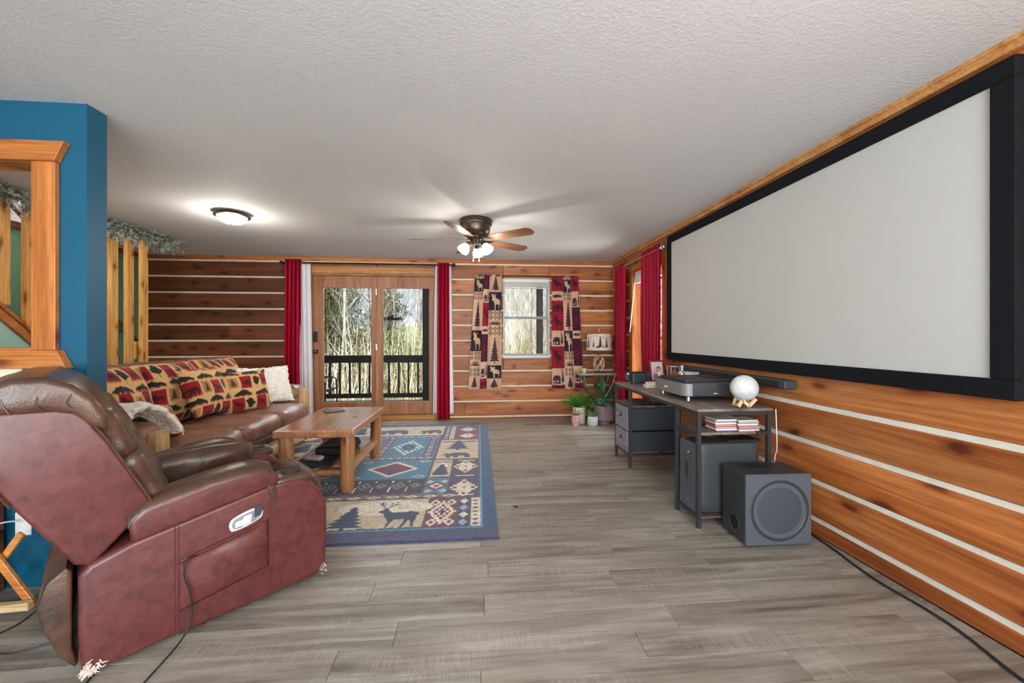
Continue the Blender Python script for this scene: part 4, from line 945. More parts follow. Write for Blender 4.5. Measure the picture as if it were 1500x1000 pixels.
# centre field
rr_(.59, .76, RW-.59, 1.06, DB)
for k in range(9):
    cx = .66+k*.139; rc.aztec(U(cx), .93, .055, .08, [(120, 116, 120), NV, (120, 130, 140)] if k % 2 else [NV, (140, 134, 128), DB])
    for dw in (.8, .85, 1.0): rr_(cx+.055, dw, cx+.065, dw+.05, CR)
rr_(.3, .655, RW-.3, .74, (84, 72, 82))
for k in range(13): rc.dia(U(.36+k*.145), .69, .065, .028, CR); rc.dia(U(.36+k*.145), .69, .03, .013, [NV, MR, (176, 150, 110)][k % 3]); rc.dia(U(.43+k*.145), .725, .04, .02, (150, 110, 90))
rr_(.59, 1.08, RW-.59, 1.64, TL)
for cu in (.93, 1.5):
    rc.dia(U(cu), 1.36, .24, .22, CR); rc.dia(U(cu), 1.36, .19, .175, MR); rc.dia(U(cu), 1.36, .12, .1, NV2); rc.dia(U(cu), 1.36, .05, .04, MR)
for cu in (.66, 1.215, 1.78):
    for cw in (1.14, 1.58): rc.aztec(U(cu), cw, .05, .04, [CR, NV, TL])
rr_(.58, 1.07, RW-.58, 1.085, DB); rr_(.58, 1.635, RW-.58, 1.65, DB)
rr_(.6, 1.66, RW-.6, 2.62, (96, 108, 140))
for cu0 in (.6, 1.22): 
    rr_(cu0+.13, 1.75, cu0+.49, 2.5, TL); rc.aztec(U(cu0+.31), 2.1, .15, .26, [CR, TL, CR, NV, TL])
    for cu in (cu0+.02, cu0+.52):
        rr_(cu, 1.72, cu+.085, 2.55, NV2)
        for k in range(12): rr_(cu+.015, 1.74+k*.067, cu+.07, 1.765+k*.067, CR if k % 2 else (150, 160, 180))
    for k in range(8): rc.aztec(U(cu0+.04+k*.077), 1.69, .03, .022, [CR, NV]); rc.aztec(U(cu0+.04+k*.077), 2.57, .03, .022, [CR, MR])
rr_(.58, 2.64, RW-.58, 3.12, BG); rc.bear(U(1.45), 2.7, .42, .34, NV2); rc.bear(U(.9), 2.7, .3, .3, NV2); rc.pine(U(1.65), 2.68, .25, .42, NV)
rr_(.6, 2.66, RW-.6, 2.70, CR)
# deer panel at the near end
rr_(.505, .165, RW-.505, .64, BG)
rc.ell(U(.80), .50, .34, .12, CR); rc.ell(U(1.6), .50, .34, .12, CR)
def yplane(c):  # dark ground strip
    for k in range(60): rc.rect(.5+k*.024, .165, .525+k*.024, .175+.02*random.random(), c)
yplane((70, 80, 104)); rc.deer(U(.84), .18, .30, .43, NV); rc.deer(U(1.05+.5), .18, .30, .43, NV, True)
rc.pine(U(1.02), .17, .27, .36, NV, 6); rc.pine(U(1.72), .17, .27, .40, NV, 6); rc.pine(U(1.87), .17, .16, .25, NV, 5); rc.line(U(.62), .42, U(.58), .45, .008, NV)

rc.a *= (1+.22*(np.sin(rc.X*97+4*np.sin(rc.Y*31))*np.sin(rc.Y*123+3*np.sin(rc.X*41))))[..., None].astype(np.float32)
rc.noise(.30)
ny_, nx_ = rc.a.shape[:2]
XX, YY = np.meshgrid(np.linspace(0, RW, nx_), np.linspace(0, RL, ny_)); ZZ = np.full_like(XX, .0125)+(rng.random(XX.shape)-.5)*.0012
ZZ[0, :] = ZZ[-1, :] = .001; ZZ[:, 0] = ZZ[:, -1] = .001
M_rug = attr_mat('woven_rug', .95, 260, .25, .6, .3)
rg = grid_mesh('area_rug', np.stack([XX, YY, ZZ], -1), M_rug, None, rc.a, smooth=False); rg.location = (.135-RW, 2.465, 0)
tag(rg, 'blue lodge rug with deer, pines and diamonds under the log coffee table', 'rug')
RUGZ = .0132

# ================================================================== COFFEE TABLE
M_tabletop = wood('varnished_pine', (140, 92, 60), (180, 128, 92), (202, 154, 120), rough=.2, knots=.7, axis='y', coat=.5, tint=.05, scale=.9)
M_logleg = wood('varnished_log', (142, 94, 54), (180, 126, 80), (202, 152, 106), rough=.3, knots=.8, axis='z', coat=.2, tint=.1, scale=1.2)
tb = thing('coffee_table', 'varnished log coffee table standing on the blue rug', 'coffee table', (-1.285, 3.76, RUGZ))
T = .524
tx, ty = .308, .53
B(-tx, tx, -ty, ty, T-.062-RUGZ, T-RUGZ, .014).build('tabletop', M_tabletop, tb, smooth=0)
def loglet(m, p, q, r, n=14, wob=.04, seed=1):
    r2 = random.Random(seed); K = 9; P_ = [Vector(p).lerp(Vector(q), k/(K-1)) for k in range(K)]
    rs = [r*(1+r2.uniform(-wob, wob)) for k in range(K)]; rs[0] *= .93; rs[-1] *= .93
    return m.tube(P_, rs, n)
zt = T-.062-RUGZ
for i, (a, b_) in enumerate(((-1, -1), (1, -1), (-1, 1), (1, 1))):
    loglet(MB(), (a*(tx-.075), b_*(ty-.085), 0), (a*(tx-.07), b_*(ty-.085), zt+.004), .055, 16, .05, i).build('leg', M_logleg, tb)
M_lograil = wood('varnished_rail', (150, 100, 60), (190, 138, 92), (212, 162, 116), rough=.3, knots=.5, axis='y', coat=.2, tint=.1)
for a in (-1, 1): loglet(MB(), (a*(tx-.073), -(ty-.1), .17), (a*(tx-.073), ty-.1, .17), .037, 12, .04, 7+a).build('stretcher', M_lograil, tb)
for b_ in (-1, 1): loglet(MB(), (-(tx-.09), b_*(ty-.085), .15), ((tx-.09), b_*(ty-.085), .15), .026, 10, .04, 9+b_).build('stretcher', M_logleg, tb)
B(-tx+.09, tx-.09, -ty+.12, ty-.12, .178, .198, .004).build('shelf', M_tabletop, tb, smooth=0)
tbz = T
o = B(-.055, .055, -.09, .09, 0, .012, .004).build('tablet', M_charcoal, smooth=0); o.location = (-1.40, 4.03, T); o.rotation_euler.z = R(-58)
tag(o, 'dark flat tablet lying near the far end of the coffee table', 'tablet')
sh = T*0+RUGZ+.198
o = B(-.15, .15, -.11, .11, 0, .018, .003).build('notebook', M_black, smooth=0); o.location = (-1.33, 3.40, sh); o.rotation_euler.z = .12
tag(o, 'thin black notebook on the near edge of the coffee table shelf', 'notebook')
bg_ = thing('laptop_bag', 'black soft bag lying on the coffee table shelf', 'bag', (-1.27, 3.78, sh))
MB().soft(0, 0, .04, .15, .19, .04, .035, 12, puff=(.0, 0, .012), wob=.008, ws=9).build('body', M_black, bg_)
MB().tube([(-.05, -.185, .05), (-.05, -.225, .06), (.05, -.225, .06), (.05, -.185, .05)], .007, 6).build('handle', M_black, bg_)
MB().soft(.02, 0, .085, .10, .14, .012, .012, 8).build('front_pocket', pm('slate_cloth', (52, 62, 76), .8), bg_)
M_silver = pm('silver_plastic', (176, 180, 186), .3, .3)
o = MB().soft(0, 0, .018, .035, .075, .018, .016, 8, puff=(0, 0, .004)).build('sunglasses_case', M_silver); o.location = (-1.36, 3.45, sh+.018); o.rotation_euler.z = R(75)
tag(o, 'silver rounded case on top of the notebook under the coffee table', 'case')
m = MB()
for k in range(5): m.add([(0, 0, .001), (.012*math.cos(k*1.25-.3), .012*math.sin(k*1.25-.3), .006), (.02*math.cos(k*1.25), .02*math.sin(k*1.25), .002), (.012*math.cos(k*1.25+.3), .012*math.sin(k*1.25+.3), .004)], [(0, 1, 2, 3)])
o = m.build('dried_leaf', pm('olive_leaf', (90, 98, 44), .7), smooth=0); o.location = (-1.12, 3.74, T); tag(o, 'small dry leaf on the coffee table top', 'leaf')
o = MB().soft(0, 0, .005, .022, .007, .005, .005, 5, wob=.002, ws=90).build('floor_debris', M_black); o.location = (.28, 2.92, 0); o.rotation_euler.z = -.3
tag(o, 'tiny dark scrap lying on the floor right of the rug', 'scrap')

# ================================================================== SOFA
GD = (214, 172, 112)
def lodge_canvas(w_, h_, seed=0, sc=1.35):
    """gold ground with red squares, dark pines, hills and bands"""
    w_, h_ = w_/1.3, h_/1.3; cv = Canvas(w_, h_, .0025, GD); r2 = random.Random(seed); RED, DK_, BR_, TA = (150, 24, 38), (40, 40, 40), (84, 60, 44), (168, 128, 80)
    ra, rb = .092*sc/1.35*1.15, .05*sc/1.35*1.15; y = -.02*seed % .05-.05; k = seed
    while y < h_:
        x = -r2.uniform(0, .1); q = k
        while x < w_:
            if q % 4 in (0, 2):
                cw = .085; yo = r2.uniform(-.012, .012); cv.rect(x, y+yo, x+cw, y+ra+yo, RED); (cv.bear if q % 8 < 3 else cv.moose)(x+.14*cw, y+.15*ra+yo, .7*cw, .66*ra, (62, 26, 34))
                for t in range(4): cv.dia(x+cw*(t+.5)/4, y+yo+.03*ra, cw/9, .07*ra, TA)
            elif q % 4 == 1:
                cw = .062; cv.line(x+cw/2, y, x+cw/2, y+ra*.4, .005, BR_); cv.ell(x+cw/2, y+ra*.58, cw*.36, ra*.36, DK_)
                for t in range(5): cv.ell(x+cw/2+r2.uniform(-.4, .4)*cw, y+ra*r2.uniform(.35, .8), cw*.14, ra*.09, DK_)
            else:
                cw = .075; cv.rect(x+.006, y+.1*ra, x+cw-.006, y+.9*ra, TA); cv.pine(x+cw/2, y+.14*ra, cw*.6, ra*.72, BR_, 5)
            x += cw+.008; q += 1
        y += ra+.006; x = -r2.uniform(0, .2)
        while x < w_:
            L0 = r2.uniform(.11, .17); pts = [(x, y+.1*rb)]+[(x+L0*t/8, y+rb*(.35+.55*abs(math.sin(t*PI/8*1.0))*(.7+.5*r2.random()))) for t in range(9)]+[(x+L0, y+.1*rb)]; cv.poly(pts, DK_)
            n_ = int(L0/.018)
            for t in range(n_): cv.dia(x+L0*(t+.5)/n_, y+.12*rb, L0/n_*.5, .14*rb, RED if t % 2 else TA)
            x += L0+.02
        y += rb+.008; k += 3
    cv.noise(.1); return cv
M_lodge = attr_mat('lodge_fabric', .8, 420, .15, .3, .15)
def fabric_pillow(name, w_, h_, th, mat, canvas, M, parent=None, n=70, m_=60, wob=.006, seed=0, sharp=.0, fur=0):
    """pillow, local x = width, y = height, z = thickness, centred; front and back sheets share the rim"""
    objs = []
    P = np.zeros((m_, n*2, 3)); col = np.zeros((m_, n*2, 3))
    us = np.concatenate([np.linspace(0, 1, n), np.linspace(1, 0, n)])
    for i in range(m_):
        t = i/(m_-1)
        for j in range(n*2):
            u = us[j]; sd = 1 if j < n else -1
            fx = (1-abs(2*u-1)**2.6); fy = (1-abs(2*t-1)**2.6); z = sd*th/2*(max(0, fx*fy))**.55
            pinch = 1-.05*(1-abs(2*u-1)**2)*0; cx = (u-.5)*w_*(1-.07*math.sin(PI*t)*abs(2*u-1)); cy = (t-.5)*h_*(1-.07*math.sin(PI*u)*abs(2*t-1))
            v = Vector((cx, cy, z))
            if wob: v += mnoise.noise_vector(Vector((cx*7+seed, cy*7, sd*2)))*wob*(1+fx*fy)
            if fur: v += mnoise.noise_vector(Vector((cx*38+seed, cy*26, sd*5)))*fur+mnoise.noise_vector(Vector((cx*90+seed, cy*60, sd*5)))*fur*.5
            v = M @ v; P[i, j] = v
        if canvas is not None: col[i] = canvas.sample(us, np.full(n*2, t))
    P = np.concatenate([P, P[:, :1]], 1)
    if canvas is not None: col = np.concatenate([col, col[:, :1]], 1)
    o = grid_mesh(name, P, mat, parent, col if canvas is not None else None); return o
def frameM(origin, xdir, ydir):
    x = Vector(xdir).normalized(); y = Vector(ydir); y = (y-x*y.dot(x)).normalized(); z = x.cross(y)
    return Matrix(((x.x, y.x, z.x, origin[0]), (x.y, y.y, z.y, origin[1]), (x.z, y.z, z.z, origin[2]), (0, 0, 0, 1)))
SX, SYm = -2.0, 3.82          # sofa front, centre
sf = thing('log_sofa', 'brown leather three-seat sofa with log arms and lodge print back cushions', 'sofa', (SX-.5, SYm, 0))
LX = lambda x: x-(SX-.5)      # world -> local
y_a, y_b = 2.88-SYm, 4.76-SYm
M_rawlog_y = wood('peeled_log', (172, 132, 84), (206, 170, 118), (226, 196, 150), rough=.45, knots=.9, axis='y', tint=.08)
M_rawlog_z = wood('peeled_log_upright', (176, 128, 74), (210, 168, 110), (228, 196, 146), rough=.45, knots=.8, axis='z', tint=.08)
m = MB(); m.soft(0, 0, .29, .46, (y_b-y_a)/2+.1, .09, .03, 8); m.build('seat_base', M_sofa, sf)
SH = .50
for k in range(3):
    ya = y_a+(y_b-y_a)*k/3; yb_ = y_a+(y_b-y_a)*(k+1)/3
    m = MB(); m.soft(LX(-2.28), (ya+yb_)/2, .415, .35, (yb_-ya)/2-.002, .085, .06, 16, puff=(.03, .0, .035), wob=.010, ws=5, seed=k)
    c_ = m.build('seat_cushion', M_sofa, sf)
    MB().tube([(LX(-2.28)+.335, ya+.03, .34), (LX(-2.28)+.37, (ya+yb_)/2, .34), (LX(-2.28)+.335, yb_-.03, .34)], .006, 6).build('piping', M_sofa, c_)
m = MB(); m.soft(LX(-2.93), 0, .60, .13, (y_b-y_a)/2+.20, .335, .08, 12, puff=(0, 0, .02), wob=.01, ws=3); m.build('backrest', M_sofa, sf)
cvs = [lodge_canvas(.68, .56, s_) for s_ in (0, 2, 4)]
for k in range(3):
    ya = y_a+(y_b-y_a)*k/3; yb_ = y_a+(y_b-y_a)*(k+1)/3
    Mp = frameM((LX(-2.70), (ya+yb_)/2, .765), (0, 1, 0), (-.34, 0, 1))
    fabric_pillow('back_cushion', .66, .56, .26, M_lodge, cvs[k], Mp, sf, 110, 90, .012, k)
    m = MB(); m.soft(LX(-2.86), (ya+yb_)/2, .985, .115, .31, .05, .045, 10, wob=.012, ws=4, seed=k+9); m.build('head_roll', M_sofa, sf)
for s_, yc in ((-1, 2.75-SYm), (1, 4.89-SYm)):
    m = MB(); m.soft(LX(-2.50), yc, .41, .41, .105, .19, .04, 10, wob=.006)
    m.soft(LX(-2.50), yc, .60, .43, .135, .085, .08, 14, puff=(.01, 0, .02), wob=.012, ws=6, seed=s_+3)
    arm = m.build('arm', M_sofa, sf)
    # split log facing the front of the arm
    m = MB(); loglet(m, (LX(-2.07), yc, .04), (LX(-2.06), yc, .645), .068, 16, .05, 20+s_); m.build('arm_log', M_rawlog_z, sf)
m = MB(); loglet(m, (LX(-1.96), y_a-.02, .17), (LX(-1.96), y_b+.02, .17), .066, 16, .08, 31); m.build('front_log', M_rawlog_y, sf)
for yy in (3.45-SYm, 4.2-SYm):
    m = MB(); m.soft(LX(-1.96), yy, .085, .075, .07, .085-.0, .05, 8, wob=.012, ws=9, seed=yy); m.build('foot_log', M_rawlog_z, sf)
for yy in (y_a, y_b): loglet(MB(), (LX(-2.88), yy, 0), (LX(-2.88), yy, .26), .05, 10, .05, 3).build('foot_log', M_rawlog_z, sf)

def pillow_thing(name, label, w_, h_, th, mat, cv, org, xd, yd, group=None, **k):
    Mf = frameM((0, 0, 0), xd, yd); o = fabric_pillow(name, w_, h_, th, mat, cv, Mf, None, seed=k.pop('seed', 0), **k); o.location = org
    return tag(o, label, 'pillow', group)
pillow_thing('throw_pillow', 'square lodge print pillow propped upright in the middle of the sofa', .46, .46, .17, M_lodge, lodge_canvas(.46, .46, 7), (-2.47, 3.86, .765), (.12, 1, .0), (-.42, 0, 1), 'lodge print throw pillows', n=90, m_=80)
pillow_thing('throw_pillow', 'lodge print pillow leaning toward the far fur pillow on the sofa', .46, .42, .16, M_lodge, lodge_canvas(.46, .42, 3), (-2.34, 4.22, .715), (.55, .8, .02), (-.30, .2, 1), 'lodge print throw pillows', n=90, m_=80, seed=3)
pillow_thing('throw_pillow', 'lodge print pillow lying low against the near fur throw on the sofa', .40, .34, .15, M_lodge, lodge_canvas(.4, .34, 5), (-2.33, 3.05, .655), (.35, 1, -.25), (-.8, .1, .75), 'lodge print throw pillows', n=90, m_=80, seed=5)
M_fur = pm('cream_fur', (250, 244, 230), .95, var=.08, scale=14, bmp=.8, bscale=90, bdist=.01, sheen=.6)
pillow_thing('fur_pillow', 'cream shaggy fur pillow against the far sofa arm', .54, .42, .17, M_fur, None, (-2.32, 4.60, .725), (.55, .8, .0), (-.30, .22, 1), 'cream fur pieces', n=120, m_=90, seed=8, fur=.016)
# fur throw draped over the near arm
P = np.zeros((70, 110, 3))
for i in range(70):
    s_ = i/69
    for j in range(110):
        u = j/109; x = -2.88+.76*u
        path = s_*.62          # outside of arm -> over top -> onto the seat
        if path < .12: y_, z_ = 2.585, .62+path*.9
        elif path < .38: t = (path-.12)/.26; y_, z_ = 2.585+.33*t, .728+.06*math.sin(PI*min(1, t*1.05))
        else: t = (path-.38)/.24; y_, z_ = 2.915+.11*t**.7, .735-.185*t
        v = Vector((x+.05*max(0, s_-.55)*u, y_, z_+.02)); v += mnoise.noise_vector(v*9)*.014+mnoise.noise_vector(v*26)*.011+mnoise.noise_vector(v*80)*.005; P[i, j] = v
org = np.array([-2.5, 2.75, .6]); o = grid_mesh('fur_throw', P-org, M_fur, None, None, solid=.034); o.location = org
tag(o, 'cream fur throw draped over the near sofa arm', 'throw', 'cream fur pieces')

# ================================================================== RECLINER
RA = math.atan2(.54, .616)
rcn = thing('recliner', 'burgundy leather recliner turned away at the left with side pocket and lever', 'recliner', (-1.41, 1.60, 0), RA)
# local: x forward, y across to the far side, z up
WID = .80
side = [(-.035, .0), (-.045, .15), (-.045, .37), (-.02, .405), (.10, .45), (.58, .545), (.66, .545), (.72, .535), (.765, .505), (.81, .45), (.835, .38), (.838, .20), (.825, .05), (.79, .025), (.5, -.0+.012), (.2, .010)]
side = [(x, z+.012) for x, z in side]
for b0, nm in ((0, 'side_panel'), (WID-.16, 'side_panel')):
    MB().prism(side, b0, b0+.16, 'y', .022, 4).build(nm, M_burg, rcn, smooth=50)
def padpoly(o=0):
    return [(.095-o, .455-o), (.09-o, .50), (.085-o, .545+o), (.13, .585+o), (.22, .605+o), (.34, .628+o), (.46, .642+o), (.53, .64+o), (.585+o, .617+o), (.603+o, .59), (.603+o, .553-o)]
for b0, lb in ((-.015, 'near'), (WID-.175, 'far')):
    pp = padpoly() if lb == 'near' else [(x, z if z > .52 else z-.05) for x, z in padpoly()]
    pp = pp if lb == 'near' else [(x, z-.05 if z < .56 else z) for x, z in padpoly()]
    arm = MB().prism(pp, b0, b0+.19, 'y', .02, 4).build('arm_pad', M_burg, rcn, smooth=60)
    # brown top panel following the pad
    top = padpoly()[2:9]; m = MB(); K = 9; vs_ = []
    for k, (x, z) in enumerate(top):
        for j in range(K):
            u = j/(K-1)*2-1; vs_.append((x, b0+.095+u*.093, z+.0035+.022*(1-u*u)-(.010 if abs(u) > .99 else 0)))
    nb = len(vs_); vs_ += [(x, y_, z-.02) for x, y_, z in vs_]
    fs = [(i*K+j, (i+1)*K+j, (i+1)*K+j+1, i*K+j+1) for i in range(len(top)-1) for j in range(K-1)]
    fs += [(nb+i*K+j+1, nb+(i+1)*K+j+1, nb+(i+1)*K+j, nb+i*K+j) for i in range(len(top)-1) for j in range(K-1)]
    for i in range(len(top)-1): fs += [(i*K, nb+i*K, nb+(i+1)*K, (i+1)*K), ((i+1)*K+K-1, nb+(i+1)*K+K-1, nb+i*K+K-1, i*K+K-1)]
    for j in range(K-1): fs += [(j+1, nb+j+1, nb+j, j), ((len(top)-1)*K+j, nb+(len(top)-1)*K+j, nb+(len(top)-1)*K+j+1, (len(top)-1)*K+j+1)]
    m.add(vs_, fs); m.build('top_panel', M_brown, arm, smooth=60)['label'] = 'brown padded arm top'
MB().soft(.35, WID-.215, .53, .285, .052, .118, .05, 16, puff=(.01, .012, .01), wob=.012, ws=8, seed=4).build('arm_cushion', M_brown, rcn, smooth=60)['label'] = 'brown leather pillow along the far arm'
# cup holder consoles
for yc in (.08, WID-.08):
    cs = MB().soft(.68, yc, .548, .085, .075, .022, .02, 8, puff=(0, 0, .008)).build('console', M_brown, rcn)
    MB().lathe([(.047, -.01), (.047, .006), (.043, .008), (.041, .005), (.036, .0035), (0, .003)], 28, c=(.685, yc, .574)).build('cup_holder', M_black, cs)  # closed disc; the shade inside the well is put into its black
MB().soft(.40, WID/2, .36, .36, WID/2-.165, .10, .06, 14, puff=(.02, 0, .04), wob=.008).build('seat_cushion', M_brown, rcn)
m = MB(); m.soft(.80, WID/2, .40, .075, WID/2-.16, .10, .06, 12, puff=(.02, 0, .01), wob=.012, ws=8); fr = m.build('footrest', M_brown, rcn)
MB().soft(.80, WID/2, .19, .055, WID/2-.165, .13, .04, 10, puff=(.015, 0, 0), wob=.006).build('footrest_board', M_brown, rcn)
MB().box(.05, .72, .15, WID-.15, .04, .25, .01).build('mechanism_box', M_black, rcn, smooth=0)
for yc in (.2, WID-.2):
    MB().box(.06, .66, yc-.02, yc+.02, 0, .045, .004).build('base_rail', M_black_metal, rcn, smooth=0)
# backrest shell
bk = [(-.055, .425), (-.01, .405), (.13, .56), (.155, .60), (.10, .72), (.035, .86), (-.02, .955), (-.05, .985), (-.10, 1.0), (-.30, 1.005), (-.33, .97), (-.31, .90), (-.20, .68)]
shl = MB().prism(bk, .015, WID-.015, 'y', .014, 4).build('backrest_shell', M_burg, rcn, smooth=50)
MB().tube([(x, .013, z) for x, z in bk[3:]], .004, 6).build('welt_seam', M_brown, shl)
# padded head roll and back cushions
hp = [(-.325, .96), (-.335, 1.03), (-.29, 1.08), (-.20, 1.115), (-.12, 1.115), (-.055, 1.085), (.0, 1.03), (.035, .96), (.03, .90), (-.02, .93), (-.06, .98), (-.12, .995), (-.28, .99)]
hr_ = MB().prism([(x, z-.0) for x, z in hp], .005, WID-.005, 'y', .025, 4).build('head_roll', M_brown, rcn, smooth=60)
m = MB()
for cx_, cz_, hh in ((.035, .87, .115), (.13, .67, .135)):
    Mf = Matrix.Translation((cx_, WID/2, cz_)) @ Matrix.Rotation(R(-25), 4, 'Y'); m2 = MB().soft(0, 0, 0, .055, WID/2-.05, hh, .045, 14, puff=(.01, 0, 0), wob=.012, ws=7, seed=cz_, M=Mf); m2.build('back_cushion', M_brown, rcn, smooth=60)
# gathers on the head roll
for k, xx in enumerate((-.27, -.2, -.13, -.06)):
    MB().tube([(xx, .004, .998), (xx-.012, .001, 1.02), (xx-.02+.01*(k-1), .006, 1.05)], .003, 5).build('gather_seam', M_brown, hr_)
# hanging rear skirt
MB().prism([(-.06, .40), (-.075, .42), (-.12, .38), (-.145, .30), (-.13, .22), (-.09, .10), (-.052, .045), (-.045, .06), (-.06, .12)], .03, WID-.03, 'y', .006, 2).build('rear_skirt', M_brown, rcn, smooth=50)
# lever plate with paddle, strap, seams, pocket
lev = MB().soft(.49, -.003, .475, .062, .006, .03, .006, 4).v
m = MB(); pl = []; 
for k in range(32): a = 2*PI*k/32; pl.append((.475+.04*max(-1, min(1, math.cos(a)*1.6))+.026*math.cos(a), .428+.034*math.sin(a)+.014*max(-1, min(1, math.cos(a)*1.6))))
M_plate = pm('pale_lever_plastic', (206, 210, 214), .35); lv = MB().prism(pl, -.008, .004, 'y', .003, 2).build('lever_plate', M_plate, rcn, smooth=40)
MB().prism([(.475+(x-.475)*.84, .428+(z-.428)*.78) for x, z in pl], -.0086, -.0078, 'y').build('lever_recess', pm('lever_recess_grey', (132, 136, 140), .5), lv, smooth=0)
cx_, cz_ = .475, .428
pl2 = [(cx_-.045, cz_-.026), (cx_-.02, cz_-.022), (cx_-.015, cz_-.03), (cx_+.018, cz_-.018), (cx_+.02, cz_+.022), (cx_-.012, cz_+.016), (cx_-.016, cz_+.006), (cx_-.045, cz_+.0)]
MB().prism(pl2, -.016, -.007, 'y', .003, 2).build('lever_paddle', M_plate, lv, smooth=40)
MB().prism([(.505, .425), (.53, .43), (.54, .455), (.53, .478), (.505, .473)], -.0095, -.0075, 'y').build('lever_recess', M_charcoal, lv, smooth=0)
MB().prism([(.555, .556), (.585, .558), (.60, .487), (.578, .48)], -.014, -.004, 'y', .003, 2).build('pull_strap', M_brown, rcn, smooth=40)
for pts in ([(.225, -.0, .475), (.225, 0, .03)], [(.236, 0, .475), (.236, 0, .03)], [(.565, 0, .535), (.558, 0, .03)], [(.575, 0, .535), (.568, 0, .03)], [(.236, 0, .335), (.38, 0, .365), (.565, 0, .40)], [(.236, 0, .12), (.565, 0, .175)]):
    MB().tube([(x, -.0005, z) for x, _, z in pts], .0022, 5).build('seam', M_burg, rcn)
P = np.zeros((20, 26, 3))
for i in range(20):
    for j in range(26):
        u, v = j/25, i/19; x = .238+.325*u; z0_ = .122+.055*u; z1_ = .333+.065*u; bul = .016*math.sin(PI*u)**.6*math.sin(PI*min(1, v*1.15+.0))**.7 if v < 1 else .006
        P[i, j] = (x, -.002-max(0, bul)+.004*math.sin(u*9+v*8)*math.sin(PI*u)*math.sin(PI*v)-(.008*math.sin(PI*u) if v == 1 else 0), z0_+(z1_-z0_)*v)
grid_mesh('side_pocket', P, M_burg, rcn, solid=.004)
M_frayed = pm('frayed_lining', (214, 198, 190), .9, var=.15, scale=40)
r3 = random.Random(4); m = MB()
for k in range(90):
    p = Vector((-.035+abs(r3.gauss(0, .022)), -.002, .02+abs(r3.gauss(0, .02)))); m.tube([p, p+Vector((r3.uniform(-.014, .014), -r3.uniform(.001, .008), r3.uniform(-.018, .014)))], [.0028, .0008], 4)
m.build('frayed_corner', M_frayed, rcn)['label'] = 'torn white lining at the lower back corner'
m = MB()
for k in range(22):
    p = Vector((.80+r3.uniform(0, .03), -.001, .055+r3.uniform(-.02, .03))); m.tube([p, p+Vector((r3.uniform(-.008, .01), -r3.uniform(.001, .006), r3.uniform(-.008, .008)))], [.002, .0008], 4)
m.build('frayed_corner', M_frayed, rcn)['label'] = 'small frayed white patch at the front corner'
for k in range(7):
    x, z = r3.uniform(.05, .8), r3.uniform(.08, .38)
Mrc = Matrix.Translation((-1.41, 1.60, 0)) @ Matrix.Rotation(RA, 4, 'Z')
# cord hanging out of the pocket to the floor
def wpt(a, b_, z): return Mrc @ Vector((a, b_, z))
def cable(name, label, pts, r, mat, cat='cord', dense=6):
    P_ = [Vector(p) for p in pts]; out_ = []; name = 'cable'
    for i in range(len(P_)-1):
        p0 = P_[max(i-1, 0)]; p1 = P_[i]; p2 = P_[i+1]; p3 = P_[min(i+2, len(P_)-1)]
        for k in range(dense):
            t = k/dense; out_.append(.5*((2*p1)+(-p0+p2)*t+(2*p0-5*p1+4*p2-p3)*t*t+(-p0+3*p1-3*p2+p3)*t**3))
    out_.append(P_[-1]); c0 = out_[-1].copy(); c0.z = 0
    o = MB().tube([p-c0 for p in out_], r, 8).build(name, mat); o.location = c0; return tag(o, label, cat)
cable('charging_cord', 'black cord hanging from the recliner side pocket down to the floor', [wpt(.30, -.006, .335), wpt(.262, -.03, .338), wpt(.25, -.034, .28), wpt(.27, -.035, .2), wpt(.275, -.035, .1), wpt(.235, -.06, .03), (-1.20, 1.52, .005), (-1.17, 1.42, .004)], .0035, M_black)
cable('floor_cord', 'thin black cord curling on the floor behind the recliner', [(-1.62, 1.93, .003), (-1.72, 1.80, .003), (-1.85, 1.74, .003), (-2.02, 1.80, .003), (-2.0, 1.93, .003), (-2.06, 2.1, .003), (-2.12, 2.15, .06)], .003, M_black)
cable('white_cord', 'pale cord looping from the outlet behind the wooden stand', [(-2.27, 2.186, .34), (-2.285, 2.12, .36), (-2.33, 2.07, .34), (-2.37, 2.075, .2), (-2.40, 2.075, .004)], .004, M_white)
for a_, lb in (((-.04, .12, .003), 'short black cable end under the back of the recliner'),):
    cable('short_cord', lb, [wpt(.05, .06, .02), wpt(.0, .02, .004), wpt(-.03, -.04, .004)], .004, M_black)

# folding wooden stand behind the recliner
fs_ = thing('folding_stand', 'folding wooden stand with crossed orange legs behind the recliner', 'stand', (-2.3, 2.12, 0))
def fsb(p, q, w1, w2, mat, nm): 
    o = MB().bar(p, q, w1, w2, up=(0, 1, 0), ch=.003).build(nm, mat, fs_, smooth=0); o.location = -fs_.location; return o
M_honey = wood('honey_beech', (186, 112, 48), (214, 142, 74), (228, 164, 96), rough=.4, knots=0, tint=.05)
M_paleb = wood('pale_beech', (206, 174, 128), (226, 198, 156), (236, 214, 178), rough=.4, knots=0, tint=.05)
fsb((-2.48, 2.02, .66), (-2.04, 2.02, .012), .034, .018, M_honey, 'leg')
fsb((-2.12, 2.045, .34), (-2.34, 2.045, .012), .03, .018, M_honey, 'leg')
fsb((-2.50, 1.985, .018), (-2.02, 1.985, .04), .035, .03, M_paleb, 'floor_bar')
o = MB().tube([(-2.20, 2.005, .235), (-2.20, 2.06, .235)], .007, 10).build('pivot_bolt', M_steel, fs_); o.location = -fs_.location
ch_ = thing('wooden_crate', 'dark brown wooden box on the floor against the blue wall', 'crate', (-2.51, 2.135, 0))
for k in range(4): B(-.17, .17, -.05, .05, .01+k*.145, .01+k*.145+.14, .004).build('board', M_log_dark, ch_, smooth=0)
